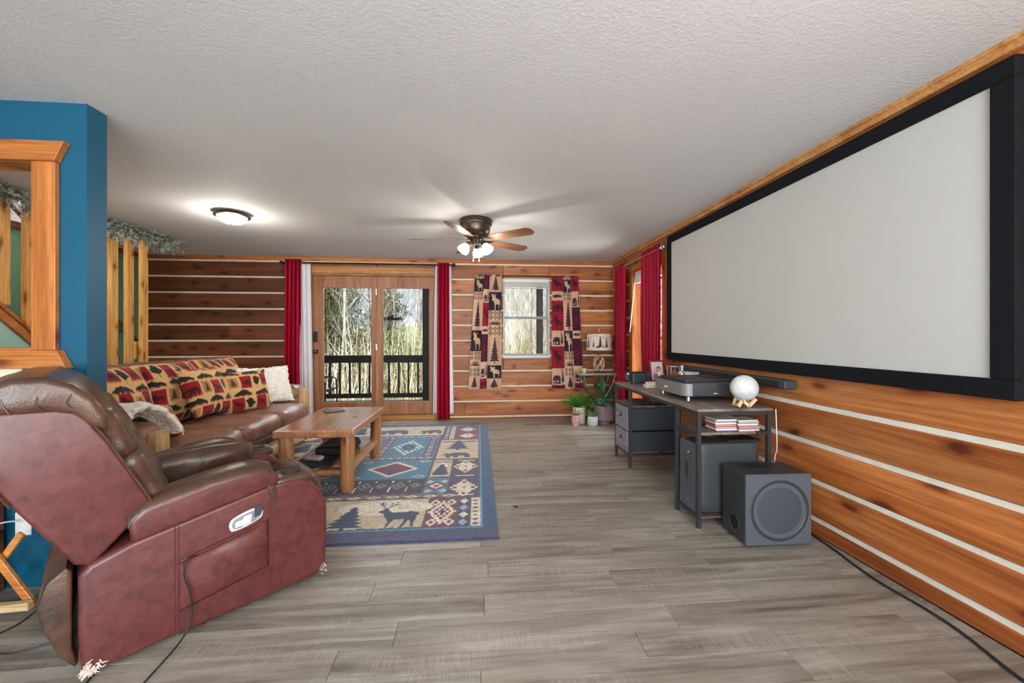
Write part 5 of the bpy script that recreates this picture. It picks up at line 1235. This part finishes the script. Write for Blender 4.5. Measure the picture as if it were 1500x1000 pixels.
B(-.175, .175, -.055, .055, .59, .61, .004).build('lid', M_log_dark, ch_, smooth=0); B(-.16, .16, -.04, .04, 0, .012).build('bottom', M_log_dark, ch_, smooth=0)

# ================================================================== DESK
M_rustic = wood('rustic_grey_oak', (88, 74, 70), (128, 114, 108), (156, 144, 138), rough=.45, knots=.6, axis='y', tint=.04, scale=.8)
dkx0, dkx1, dky0, dky1, DZ = 1.425, 1.935, 2.475, 4.06, .785
ds = thing('desk', 'long grey-brown desk with dark metal frame along the log wall', 'desk', ((dkx0+dkx1)/2, (dky0+dky1)/2, 0))
def dpart(m, nm, mat, smooth=0): o = m.build(nm, mat, ds, smooth=smooth); o.location = -ds.location; return o
dpart(B(dkx0, dkx1+.01, dky0, dky1, DZ-.018, DZ, .002), 'desktop', M_rustic)
sq = .0125
for (x, y) in ((dkx0+.012, 2.487), (dkx0+.012, 2.765), (dkx1-.015, 2.487), (dkx1-.015, 2.765), (dkx0+.012, 3.66), (dkx0+.012, 4.035), (dkx1-.015, 3.66), (dkx1-.015, 4.035)):
    dpart(MB().box(x-sq, x+sq, y-sq, y+sq, .012, DZ-.018), 'leg', M_black_metal); dpart(MB().lathe([(.0, 0), (.012, 0), (.012, .006), (.005, .008), (.005, .02), (0, .02)], 12, c=(x, y, 0)), 'leveling_foot', M_steel, 40)
fr_ = [((dkx0+.012, 2.487, DZ-.03), (dkx0+.012, 4.035, DZ-.03)), ((dkx1-.015, 2.487, DZ-.03), (dkx1-.015, 4.035, DZ-.03))]
for y in (2.487, 2.765, 3.66, 4.035): fr_.append(((dkx0+.012, y, DZ-.03), (dkx1-.015, y, DZ-.03)))
for x in (dkx0+.012, dkx1-.015): fr_ += [((x, 2.487, .075), (x, 2.765, .075)), ((x, 2.487, .615), (x, 2.765, .615))]
for y in (2.487, 2.765): fr_ += [((dkx0+.012, y, .075) if False else (dkx1-.1, y, .62), (dkx1-.015, y, .62))]
for x in (dkx0+.012, dkx1-.015): fr_ += [((x, 3.66, .14), (x, 4.035, .14)), ((x, 3.66, .585), (x, 4.035, .585))]
for y in (3.66, 4.035): fr_ += [((dkx0+.012, y, .14), (dkx1-.015, y, .14))]
for p, q in fr_: dpart(MB().bar(p, q, .02, .024), 'frame_rail', M_black_metal)
dpart(B(dkx0+.012, dkx1-.01, 2.475+.015, 2.765+.0, .612, .628, .002), 'shelf', M_rustic)
dpart(B(dkx0+.005, dkx1-.01, 3.655, 4.045, .585, .60, .002), 'shelf', M_rustic)
dpart(B(dkx0+.02, dkx1-.03, 2.50, 2.755, .062, .072, .002), 'bottom_shelf', M_rustic)
M_fabric_d = pm('dark_drawer_fabric', (58, 62, 68), .85, var=.08, scale=40, bmp=.2, bscale=300); M_denim = wood('drawer_front_print', (104, 104, 120), (136, 136, 148), (160, 156, 164), rough=.6, knots=.5, tint=.02, axis='y')
for z0_, z1_ in ((.36, .575), (.155, .35)):
    if z0_ < .3: z0_, z1_ = .155, .345
    dr = dpart(MB().box(dkx0+.012, dkx1-.03, 3.685, 4.012, z0_, z1_, .004), 'fabric_drawer', M_fabric_d)
    f_ = MB().box(dkx0-.004, dkx0+.012, 3.683, 4.014, z0_-.003, z1_+.002, .003).build('drawer_front', M_denim, dr, smooth=0)
    m = MB(); zc = (z0_+z1_)/2+.02; m.prism([(3.849-.022, zc-.012), (3.849+.022, zc-.012), (3.849, zc+.022)], dkx0-.012, dkx0-.004, 'x', .002); m.tube([(dkx0-.012, 3.83, zc-.008), (dkx0-.026, 3.838, zc-.014), (dkx0-.026, 3.86, zc-.014), (dkx0-.012, 3.868, zc-.008)], .003, 6)
    m.build('cup_pull', M_black, dr)
# near vertical fold on the lower drawer side
# keyboard on the drawer shelf
kb = thing('keyboard', 'black keyboard on the shelf above the fabric drawers', 'keyboard', (1.62, 3.85, .60))
B(-.09, .20, -.16, .16, 0, .014, .004).build('case', M_black, kb, smooth=0)
kk = None
for i in range(6):
    for j in range(15):
        if kk is None: kk = B(-.0085, .0085, -.009, .009, 0, .007, .002).build('key', M_charcoal, kb, smooth=0); o = kk
        else: o = kk.copy(); C.objects.link(o)
        o.location = (-.06+i*.021, -.147+j*.021, .013)

# PC tower in the end bay
pc_ = thing('pc_tower', 'large black rounded computer case in the end bay of the desk', 'computer', (1.67, 2.63, .072))
m = MB(); m.soft(.01, 0, .24, .215, .105, .235, .03, 12); m.build('case', M_charcoal, pc_)
B(-.235, -.2, -.10, .10, .01, .47, .008).build('front_panel', pm('dark_front', (72, 78, 84), .5), pc_, smooth=0)
MB().prism([(-.008, .21), (.008, .21), (.012, .25), (.012, .31), (.006, .33), (-.008, .33)], -.2375, -.2345, 'x').build('handle_slot', M_black, pc_, smooth=0)
for z_, c_ in ((.40, (230, 230, 230)), (.075, (70, 170, 210))): MB().lathe([(0, 0), (.006, 0), (.005, .002), (0, .0025)], 12, M=Matrix.Translation((-.236, -.02, z_)) @ Matrix.Rotation(R(-90), 4, 'Y')).build('indicator_dot', pm('dot%d' % c_[0], c_, .4), pc_)
o = B(-.12, .12, -.06, .06, 0, .014, .003).build('external_drive', M_black, smooth=0); o.location = (1.79, 2.60, .548); tag(o, 'flat black box lying on top of the computer case', 'drive')
# CDs: two leaning stacks on the shelf
cols = [(186, 190, 200), (196, 120, 110), (224, 214, 200), (80, 96, 130), (230, 226, 220), (214, 190, 120), (150, 70, 70), (216, 180, 170), (228, 228, 230), (110, 120, 140), (230, 228, 222), (200, 110, 90)]
csp = [pm('case_spine_%d' % i, c, .35, var=.05) for i, c in enumerate(cols)]; M_clear = pm('clear_case_edge', (214, 220, 224), .25, var=.05)
z_ = .628; words = ['lowest', 'second', 'third', 'fourth', 'fifth', 'sixth', 'seventh', 'eighth']
for stx, nm, n_ in ((1.64, 'left', 8), (1.80, 'right', 7)):
    z_ = .628
    for k in range(n_):
        c_ = thing('disc_case', '%s disc case from the bottom of the %s stack on the desk shelf' % (words[k] if k < n_-1 else 'topmost (%s)' % words[k], nm), 'disc case', (stx+random.uniform(-.006, .006), 2.57+random.uniform(-.008, .008), z_), random.uniform(-.05, .05), 'disc cases stacked on the desk shelf')
        B(-.071, .071, -.0625, .0625, .0, .0098, .001).build('case', csp[(k*5+(3 if nm == 'left' else 8)) % 12], c_, smooth=0)
        B(-.0712, .0712, -.0629, -.055, .0065, .0099, .0005).build('clear_edge', M_clear, c_, smooth=0)
        z_ += .0102
# UST projector
pj = thing('projector', 'large black and grey projector standing on short silver feet on the desk', 'projector', (1.765, 3.04, DZ))
M_pjf = pm('projector_front', (132, 132, 132), .45, .3, var=.05); 
def rrect(x0, x1, y0, y1, r, n=6):
    o = []
    for cx, cy, a0 in ((x1-r, y1-r, 0), (x0+r, y1-r, 90), (x0+r, y0+r, 180), (x1-r, y0+r, 270)):
        for k in range(n+1): a = R(a0+90*k/n); o.append((cx+r*math.cos(a), cy+r*math.sin(a)))
    return o
PX0, PX1, PY0, PY1 = -.275, .24, -.27, .24
MB().prism(rrect(PX0, PX1, PY0, PY1, .06), .035, .135, 'z', .008, 3).build('body', M_charcoal, pj, smooth=40)
m = MB()
fc = [(x, y) for x, y in rrect(PX0-.003, PX1, PY0-.003, PY1, .063) if x < PX0+.075]; fc.sort(key=lambda p: p[1])
vs_ = []; 
for (x, y) in fc: vs_ += [(x, y, .04), (x, y, .128), (x+.004, y, .128), (x+.004, y, .04)]
m.add(vs_, [(4*k+q, 4*k+(q+1) % 4, 4*k+4+(q+1) % 4, 4*k+4+q) for k in range(len(fc)-1) for q in range(4)]); m.build('front_grille', M_pjf, pj, smooth=60)['label'] = 'grey cloth-covered front'
MB().prism(rrect(PX0+.03, PX1-.04, PY0+.05, PY1-.04, .03), .134, .150, 'z', .004, 2).build('lens_hood', M_black, pj, smooth=40)
B(.02, .20, PY0+.12, PY1-.12, .1495, .153, .001).build('lens_glass', pm('lens_glass', (18, 20, 24), .08), pj, smooth=0)
B(PX0-.0045, PX0-.0028, -.03, .03, .075, .085).build('badge', M_white, pj, smooth=0)
B(-.05, -.02, PY0-.001, PY0+.002, .055, .06).build('label_strip', M_white, pj, smooth=0)
for (x, y) in ((PX0+.06, PY0+.05), (PX0+.06, PY1-.06), (PX1-.06, PY0+.06), (PX1-.06, PY1-.06)): MB().lathe([(0, 0), (.014, 0), (.014, .034), (.011, .038), (0, .038)], 20, c=(x, y, 0)).build('foot', M_steel, pj)
# moon lamp
ml = thing('moon_lamp', 'white globe moon lamp on a small zigzag wooden stand at the desk end', 'lamp', (1.80, 2.555, DZ))
def moon():
    m, n, b = newmat('moon_surface'); vec = coords(n, rand=False); f = noise(n, vec, 12, 6, .6); n.links.new(ramp(n, f, [(.35, lin((196, 198, 204))), (.65, lin((226, 227, 230)))]), b.inputs['Base Color']); b.inputs['Roughness'].default_value = .6; bump(n, b, f, .4, .01); return m
bm = bmesh.new(); bmesh.ops.create_uvsphere(bm, u_segments=32, v_segments=20, radius=.086); m = MB(); bm.verts.index_update(); m.add([v.co+Vector((0, 0, .125)) for v in bm.verts], [[v.index for v in f.verts] for f in bm.faces]); bm.free(); m.build('globe', moon(), ml)
M_beech = pm('pale_beech_stand', (226, 194, 148), .5, var=.06)
m = MB(); zz = [(-.075, .0), (-.045, .042), (.0, .0), (.05, .048)]
stn = []
for p, q in ((0, 1), (1, 2), (2, 3)):
    MB().bar((zz[p][0]-.0, -.045, zz[p][1]+.008), (zz[q][0], -.045, zz[q][1]+.008), .018, .015, up=(0, 1, 0)).build('stand_slat', M_beech, ml, smooth=0)
for p, q in (((-.055, .03, .006), (-.035, .035, .055)), ((.05, .03, .006), (.045, .03, .06))): MB().bar(p, q, .014, .014).build('stand_slat', M_beech, ml, smooth=0)
MB().bar((-.06, -.045, .012), (-.055, .04, .012), .012, .012).build('stand_slat', M_beech, ml, smooth=0)
MB().bar((.045, -.045, .045), (.045, .035, .05), .012, .012).build('stand_slat', M_beech, ml, smooth=0)
# centre-channel speaker (sound bar) behind, along the wall
sb = thing('sound_bar', 'long slim black sound bar on wall brackets below the screen', 'speaker', (2.07, 3.25, .905))
MB().box(-.045, .045, -.78, .78, 0, .062, .008).build('body', M_charcoal, sb, smooth=0); B(-.0465, -.044, -.72, .72, .008, .054).build('grille', M_black, sb, smooth=0)
for y in (-.5, .5): B(.04, .06, y-.03, y+.03, .01, .05).build('bracket', M_black_metal, sb, smooth=0)
# game console dock etc on the far end
gc = thing('game_console', 'dark handheld game console in its dock at the far end of the desk', 'game console', (1.63, 3.90, DZ), R(8))
B(-.095, .06, -.035, -.005, .005, .105, .012).build('dock_front', M_charcoal, gc, smooth=0); B(-.095, .06, .012, .035, .0, .10, .008).build('dock_back', M_charcoal, gc, smooth=0); B(-.095, .06, -.03, .03, 0, .012, .004).build('dock_base', M_charcoal, gc, smooth=0)
B(-.12, .085, -.004, .011, .03, .122, .006).build('screen', M_black, gc, smooth=0)
for s_, x in ((-1, -.135), (1, .10)):
    j_ = MB().prism(rrect(x-.02, x+.02, .03, .122, .018), -.008, .014, 'y', .003, 2).build('controller_grip', M_charcoal, gc, smooth=40)
    MB().lathe([(0, 0), (.008, 0), (.009, .006), (0, .007)], 12, M=Matrix.Translation((x, -.009, .1 if s_ < 0 else .06)) @ Matrix.Rotation(R(90), 4, 'X')).build('thumb_stick', M_white if s_ < 0 else M_black, j_)
bkc = [(222, 214, 186), (236, 232, 220)]
z_ = DZ
for k, (w1, h1, dx, dy, lb) in enumerate(((.12, .17, 0, 0, 'cream paper book lying on the desk, lower of the pair'), (.10, .14, .02, .03, 'small cream book lying on the desk, upper of the pair'))):
    bo = thing('book', lb, 'book', (1.64+dx, 3.60+dy, z_), R(80+k*8), 'books lying beside the projector')
    B(-w1/2, w1/2, -h1/2, h1/2, 0, .003, .001).build('cover', M_white if k else M_chink, bo, smooth=0); B(-w1/2+.003, w1/2-.003, -h1/2+.003, h1/2-.003, .003, .018).build('pages', pm('pages', (224, 216, 190), .8), bo, smooth=0); B(-w1/2, w1/2, -h1/2, h1/2, .018, .021, .001).build('cover', M_white if k else M_chink, bo, smooth=0); z_ += .021
# photo frames
M_redframe = pm('dark_red_frame', (110, 34, 48), .4)
def frame(name, label, loc, rz, w_, h_, matf, paint, tilt=-10):
    f = thing(name, label, 'picture frame', loc, rz); m = MB(); Mt = Matrix.Rotation(R(tilt), 4, 'X'); t = .018
    for a in ((-w_/2, w_/2, 0, t), (-w_/2, w_/2, h_-t, h_), (-w_/2, -w_/2+t, t, h_-t), (w_/2-t, w_/2, t, h_-t)): m.box(a[0], a[1], -.008, .008, a[2], a[3], .002, rot=Mt)
    m.build('frame', matf, f, smooth=0)
    cv = Canvas(w_, h_, .002, (206, 190, 184)); paint(cv, w_, h_); nx_, ny_ = 50, 60
    X_, Z_ = np.meshgrid(np.linspace(-w_/2+t*.8, w_/2-t*.8, nx_), np.linspace(t*.8, h_-t*.8, ny_)); P = np.stack([X_, np.full_like(X_, -.003), Z_], -1)
    P = np.array([[tuple(Mt @ Vector(p)) for p in row_] for row_ in P]); UU, VV = np.meshgrid(np.linspace(0, 1, nx_), np.linspace(0, 1, ny_))
    grid_mesh('photo_print', P, M_print, f, cv.sample(UU, VV), solid=.003)
    MB().bar((0, .01, h_*.5), (0, .012+h_*.32, .006), .02, .004).build('easel_back', M_black, f, smooth=0); return f
def ppl(cv, w_, h_):
    cv.rect(0, 0, w_, h_, (214, 186, 180)); cv.ell(w_*.62, h_*.62, w_*.16, h_*.13, (92, 56, 52)); cv.ell(w_*.62, h_*.58, w_*.11, h_*.1, (206, 160, 146)); cv.ell(w_*.36, h_*.52, w_*.14, h_*.11, (196, 186, 184)); cv.ell(w_*.38, h_*.5, w_*.09, h_*.08, (214, 170, 156)); cv.ell(w_*.62, h_*.25, w_*.22, h_*.24, (226, 220, 218)); cv.ell(w_*.35, h_*.2, w_*.2, h_*.2, (150, 120, 122))
frame('picture_frame', 'upright photo of two people in a dark red frame on the desk', (1.86, 3.98, DZ+.004), R(8), .17, .225, M_redframe, ppl)
def ppl2(cv, w_, h_): cv.rect(0, 0, w_, h_*.5, (150, 154, 150)); cv.rect(0, h_*.5, w_, h_, (222, 224, 226)); cv.ell(w_*.5, h_*.3, w_*.12, h_*.2, (90, 84, 84))
frame('picture_frame', 'small pale landscape photo frame leaning behind the projector', (1.90, 3.42, DZ+.008), R(-50), .13, .15, M_silver, ppl2)
gl = thing('glass_lantern', 'small silver glass-sided lantern box behind the projector', 'lantern', (1.87, 3.68, DZ))
m = MB()
for a in (-1, 1):
    for b_ in (-1, 1): m.box(a*.04-.003, a*.04+.003, b_*.04-.003, b_*.04+.003, 0, .19)
for z1_ in (0, .09, .184):
    for a in (-1, 1): m.box(a*.04-.003, a*.04+.003, -.04, .04, z1_, z1_+.006); m.box(-.04, .04, a*.04-.003, a*.04+.003, z1_, z1_+.006)
m.build('frame', M_silver, gl, smooth=0)
for a in (-1, 1): B(a*.04-.001, a*.04+.001, -.037, .037, .006, .184).build('pane', M_glass, gl, smooth=0)
cb = thing('chrome_bottle', 'shiny chrome bottle standing behind the projector', 'bottle', (1.89, 3.55, DZ)); MB().lathe([(0, 0), (.028, 0), (.03, .01), (.03, .13), (.024, .15), (.014, .16), (.014, .185), (0, .187)], 24).build('body', M_steel, cb); MB().lathe([(0, .185), (.016, .185), (.016, .205), (0, .207)], 20).build('cap', M_silver, cb)

# ================================================================== SUBWOOFER
sw = thing('subwoofer', 'dark grey cube subwoofer on the floor beside the desk end', 'subwoofer', (1.793, 2.36, 0), R(-1))
M_sub = pm('subwoofer_grey', (84, 90, 98), .42, var=.04, scale=10); M_subside = pm('subwoofer_side', (52, 54, 58), .45, var=.06)
B(-.203, .203, -.115, .11, .018, .432, .006).build('cabinet', M_subside, sw, smooth=0)
bf = B(-.205, .205, -.135, -.113, .012, .436, .008).build('baffle', M_sub, sw, smooth=0)
MR_ = Matrix.Translation((.0, -.135, .222)) @ Matrix.Rotation(R(90), 4, 'X')
MB().lathe([(.181, -.003), (.183, .0015), (.176, .004), (.166, .002), (.160, -.004), (.158, -.012)], 64, M=MR_).build('ring', M_subside, sw)
MB().lathe([(.160, -.003), (.12, .003), (.06, .007), (0, .008)], 64, M=MR_).build('driver_grille', pm('driver_cloth', (66, 70, 80), .75, var=.05, scale=60), sw)
Mp_ = Matrix.Translation((-.203, -.015, .11)) @ Matrix.Rotation(R(-90), 4, 'Y')
MB().lathe([(.05, -.001), (.05, .004), (.043, .004), (.034, -.01), (.03, -.05), (0, -.052)], 32, M=Mp_).build('bass_port', M_charcoal, sw)
MB().lathe([(.04, .003), (.0, .003)], 24, M=Mp_).build('port_opening', M_black, sw)
B(-.12, .05, .0, .09, .430, .4335).build('top_panel', M_black, sw, smooth=0)
for a in (-.16, .16):
    for b_ in (-.09, .09): MB().lathe([(0, 0), (.018, 0), (.016, .02), (0, .02)], 12, c=(a, b_, 0)).build('foot', M_black, sw)
m = MB()
cable('wall_cord', 'long black cable running along the floor at the foot of the log wall', [(2.02, 2.62, .005), (2.10, 2.45, .006), (2.09, 2.2, .006), (2.055, 2.0, .006), (2.04, 1.85, .006), (2.05, 1.65, .006), (2.035, 1.5, .006), (1.98, 1.3, .006), (1.97, 1.1, .006), (1.99, .7, .006)], .0065, M_black, dense=8)
cable('desk_cord', 'white cord dropping behind the desk from the sound bar to the floor', [(2.0, 2.52, .77), (1.99, 2.50, .62), (2.0, 2.51, .5), (2.01, 2.54, .44), (2.0, 2.56, .2), (2.0, 2.58, .005)], .003, M_white)

# ================================================================== CORNER TABLE, LAMP AND PLANTS
M_marble = pm('grey_stone_top', (150, 150, 142), .3, var=.15, scale=12); M_pewter = pm('pewter_metal', (112, 112, 106), .4, .7, var=.1)
ct = thing('side_table', 'folding metal side table with a stone top in the corner', 'side table', (1.76, 5.80, 0))
MB().prism(rrect(-.30, .28, -.19, .19, .05), .70, .722, 'z', .006, 2).build('tabletop', M_marble, ct, smooth=40)
for s_ in (-1, 1):
    MB().tube([(-.24, s_*.16, .70), (-.20, s_*.15, .55), (.20, s_*.15, .02), (.22, s_*.15, .008)], .009, 8).build('leg', M_pewter, ct); MB().tube([(.24, s_*.14, .70), (.2, s_*.135, .55), (-.14, s_*.135, .02), (-.16, s_*.135, .008)], .009, 8).build('leg', M_pewter, ct)
MB().tube([(-.2, -.15, .55), (-.2, .15, .55)], .007, 6).build('brace', M_pewter, ct); MB().tube([(.2, -.135, .55), (.2, .135, .55)], .007, 6).build('brace', M_pewter, ct)
CTZ = .722
cd = thing('candle_jar', 'small gold-banded candle jar on the corner side table', 'candle', (1.565, 5.76, CTZ))
MB().lathe([(0, 0), (.042, 0), (.045, .006), (.045, .06), (.041, .06), (.04, .01), (0, .008)], 24).build('jar', pm('pale_gold_glass', (206, 200, 160), .25), cd); MB().lathe([(.0455, .012), (.0465, .014), (.0465, .036), (.0455, .038)], 24).build('label_band', pm('gold_band', (170, 150, 80), .35, .5), cd); MB().lathe([(0, .06), (.046, .06), (.046, .07), (0, .072)], 24).build('lid', M_silver, cd)
lp = thing('antler_lamp', 'table lamp with antler base and forest silhouette drum shade', 'lamp', (1.80, 5.80, CTZ))
MB().lathe([(0, 0), (.085, 0), (.08, .012), (.05, .022), (.03, .03), (0, .03)], 24).build('base', pm('lamp_bark', (72, 54, 42), .7), lp)
M_antler = pm('antler_bone', (196, 176, 146), .5, var=.2, scale=20)
for k in range(5):
    a = k*2*PI/5; pts = [(math.cos(a)*.03, math.sin(a)*.03, .02), (math.cos(a+.5)*.078, math.sin(a+.5)*.078, .10), (math.cos(a+1.3)*.075, math.sin(a+1.3)*.075, .19), (math.cos(a+2.2)*.03, math.sin(a+2.2)*.03, .265)]
    MB().tube(pts, [.014, .013, .010, .004], 8).build('antler', M_antler, lp); 
for k in range(3):
    a = k*2.1+.6; MB().tube([(math.cos(a)*.07, math.sin(a)*.07, .09), (math.cos(a)*.085, math.sin(a)*.085, .15), (math.cos(a+.2)*.06, math.sin(a+.2)*.06, .2)], [.010, .007, .002], 6).build('antler', M_antler, lp)
MB().tube([(0, 0, .02), (0, 0, .60)], .006, 8).build('stem', M_bronze, lp)
cv = Canvas(1.13, .25, .004, (212, 200, 182))
for k in range(12):
    x_ = .05+k*.095
    if k % 3 == 1: cv.pine(x_, .04, .035, .12, (92, 78, 70)); cv.bear(x_+.03, .03, .06, .05, (72, 60, 54))
    elif k % 3 == 2: cv.pine(x_, .03, .065, .19, (66, 54, 50), 8); cv.deer(x_+.03, .03, .035, .06, (72, 60, 54))
    else: cv.pine(x_, .03, .06, .16, (72, 60, 54), 7)
for k in range(22): cv.line(.02+k*.051, .20+.02*math.sin(k), .07+k*.051, .20+.02*math.sin(k+1), .006, (120, 104, 92))
nx_, ny_ = 200, 60; P = np.zeros((ny_, nx_, 3)); 
for i in range(ny_):
    for j in range(nx_): a = 2*PI*j/(nx_-1); rr2 = .185-.008*i/(ny_-1); P[i, j] = (rr2*math.cos(a), rr2*math.sin(a), .335+.245*i/(ny_-1))
UU, VV = np.meshgrid(np.linspace(0, 1, nx_), np.linspace(0, 1, ny_)); sd_ = grid_mesh('lamp_shade', P, M_print, lp, cv.sample(UU, VV), solid=.003)
for z1_ in (.335, .58): MB().tube([(.183*math.cos(k*PI/24), .183*math.sin(k*PI/24), z1_) for k in range(48)], .004, 6, closed=True).build('shade_ring', pm('shade_trim', (120, 100, 84), .7), sd_)
MB().tube([(-.18, 0, .57), (0, 0, .575), (.18, 0, .57)], .003, 5).build('shade_spider', M_bronze, sd_)
MB().lathe([(0, .6), (.008, .602), (.012, .62), (.006, .64), (.009, .655), (0, .662)], 12).build('finial', M_antler, lp)

def leaf_blade(m, p, d, ln, wd, curve, n=6, up=Vector((0, 0, 1))):
    d = Vector(d).normalized(); side = d.cross(up); side = side.normalized() if side.length > 1e-3 else Vector((1, 0, 0)); pos = Vector(p); vs_ = []; dd = d.copy()
    for k in range(n+1):
        t = k/n; w_ = wd*math.sin(PI*min(1, .12+t*.88))**.8*(1 if t < 1 else 0); nrm = side.cross(dd)
        vs_ += [pos-side*w_, pos-nrm*w_*.25, pos+side*w_]; dd = (dd+Vector((0, 0, -curve/n))).normalized(); pos = pos+dd*ln/n
    m.add(vs_, [(3*k+a, 3*k+a+1, 3*k+a+4, 3*k+a+3) for k in range(n) for a in (0, 1)])
def pot(par, prof, mat, nm='pot'): return MB().lathe(prof, 32).build(nm, mat, par)
M_soil = pm('potting_soil', (58, 44, 34), 1, bmp=1, bscale=60)
M_fern = pm('fresh_green', (100, 172, 66), .5, var=.3, scale=9); M_dkleaf = pm('dark_glossy_leaf', (56, 108, 70), .35, var=.25, scale=7); M_aloe = pm('aloe_green', (110, 150, 84), .45, var=.2)
M_teal_leaf = pm('bright_teal_leaf', (52, 152, 116), .4, var=.15)
# pothos / fern in white pot
pf = thing('bushy_fern', 'bushy bright green plant in a tall cream pot on the corner floor', 'potted plant', (1.475, 5.72, 0))
pot(pf, [(0, 0), (.085, 0), (.09, .01), (.092, .235), (.082, .235), (.08, .2), (0, .2)], M_chink); MB().lathe([(0, .205), (.08, .205)], 24).build('soil', M_soil, pf)
m = MB(); r4 = random.Random(5)
for k in range(75):
    a = r4.uniform(0, 2*PI); el = r4.uniform(.55, 1.5); d = Vector((math.cos(a)*math.cos(el), math.sin(a)*math.cos(el)*.75, math.sin(el))); ln = r4.uniform(.14, .27); p = Vector((math.cos(a)*.03, math.sin(a)*.03, .21)); dd = d.copy(); st_ = [p]
    for s_ in range(7):
        q = p+dd*ln/7; q.y = min(q.y, .30); 
        for sg in (-1, 1):
            sd = dd.cross(Vector((0, 0, 1))).normalized()*sg if abs(dd.z) < .99 else Vector((sg, 0, 0)); leaf_blade(m, q, sd+dd*.6+Vector((0, 0, .2)), r4.uniform(.035, .06), .012, .6, 3)
        p = q; dd = (dd+Vector((math.cos(a)*.05, 0, -.11))).normalized(); st_.append(p)
    m.tube(st_, .0015, 3, cap=False)
m.build('foliage', M_fern, pf, smooth=0)['kind'] = 'stuff'
# large-leafed plant in pinkish pot on stand
rp_ = thing('broadleaf_plant', 'dark broad-leafed plant in a striped mauve pot at the right of the corner', 'potted plant', (1.835, 5.66, 0))
pot(rp_, [(0, 0), (.085, 0), (.085, .045), (.12, .05), (.135, .06), (.145, .265), (.135, .265), (.128, .23), (0, .23)], pm('striped_mauve_glaze', (160, 138, 148), .35, var=.35, scale=2, stretch=(22, 22, .6))); MB().lathe([(0, .235), (.13, .235)], 24).build('soil', M_soil, rp_)
lf = [(200, .9, .20), (170, .55, .22), (120, 1.2, .24), (60, .95, .22), (10, .7, .20), (330, .4, .16), (285, .9, .18), (240, .5, .2), (255, 1.1, .12), (350, 1.15, .24), (90, 1.4, .28), (215, .25, .2), (300, .1, .14), (150, .3, .16), (350, .35, .18), (70, .4, .2), (20, 1.3, .2), (265, .35, .16)]
for k, (a, el, ln) in enumerate(lf):
    a = R(a); p0 = Vector((math.cos(a)*.03, math.sin(a)*.03, .23)); d = Vector((math.cos(a)*math.cos(el), math.sin(a)*math.cos(el), math.sin(el))); p1 = p0+d*ln*.6+Vector((0, 0, .05)); m = MB(); m.tube([p0, p0.lerp(p1, .5)+Vector((0, 0, .02)), p1], .0035, 5)
    leaf_blade(m, p1, d+Vector((0, 0, .1)), ln*.95, .036+.008*(k % 3), 1.3, 8); m.build('leaf', M_teal_leaf if k in (8,) else M_dkleaf, rp_, smooth=60)
for nm, lb, loc, prof, mt, n_, ln, aw in (('aloe_plant', 'small aloe in a pink and white patterned pot at the front left', (1.385, 5.56, 0), [(0, 0), (.05, 0), (.054, .005), (.058, .145), (.05, .145), (.048, .125), (0, .125)], pm('pink_patterned_pot', (204, 150, 160), .4, var=.35, scale=16), 11, .13, .008),
                                    ('spiky_plant', 'small spiky plant in a round white pot between the larger pots', (1.62, 5.52, 0), [(0, 0), (.06, 0), (.07, .012), (.074, .06), (.07, .135), (.062, .135), (.06, .115), (0, .115)], pm('speckled_white_pot', (206, 212, 212), .4, var=.12, scale=30), 16, .17, .006)):
    t_ = thing(nm, lb, 'potted plant', loc); pot(t_, prof, mt); zs = prof[-1][1]; MB().lathe([(0, zs+.005), (prof[-2][0], zs+.005)], 20).build('soil', M_soil, t_)
    for k in range(n_):
        a = 2*PI*k/n_+.3; el = .75+.5*((k*7) % 5)/5; m = MB(); leaf_blade(m, (math.cos(a)*.012, math.sin(a)*.012, zs), (math.cos(a)*math.cos(el), math.sin(a)*math.cos(el), math.sin(el)), ln*(.75+.3*((k*3) % 4)/3), aw, .5, 6)
        o = m.build('leaf', M_aloe, t_, smooth=60); md = o.modifiers.new('t', 'SOLIDIFY'); md.thickness = .003
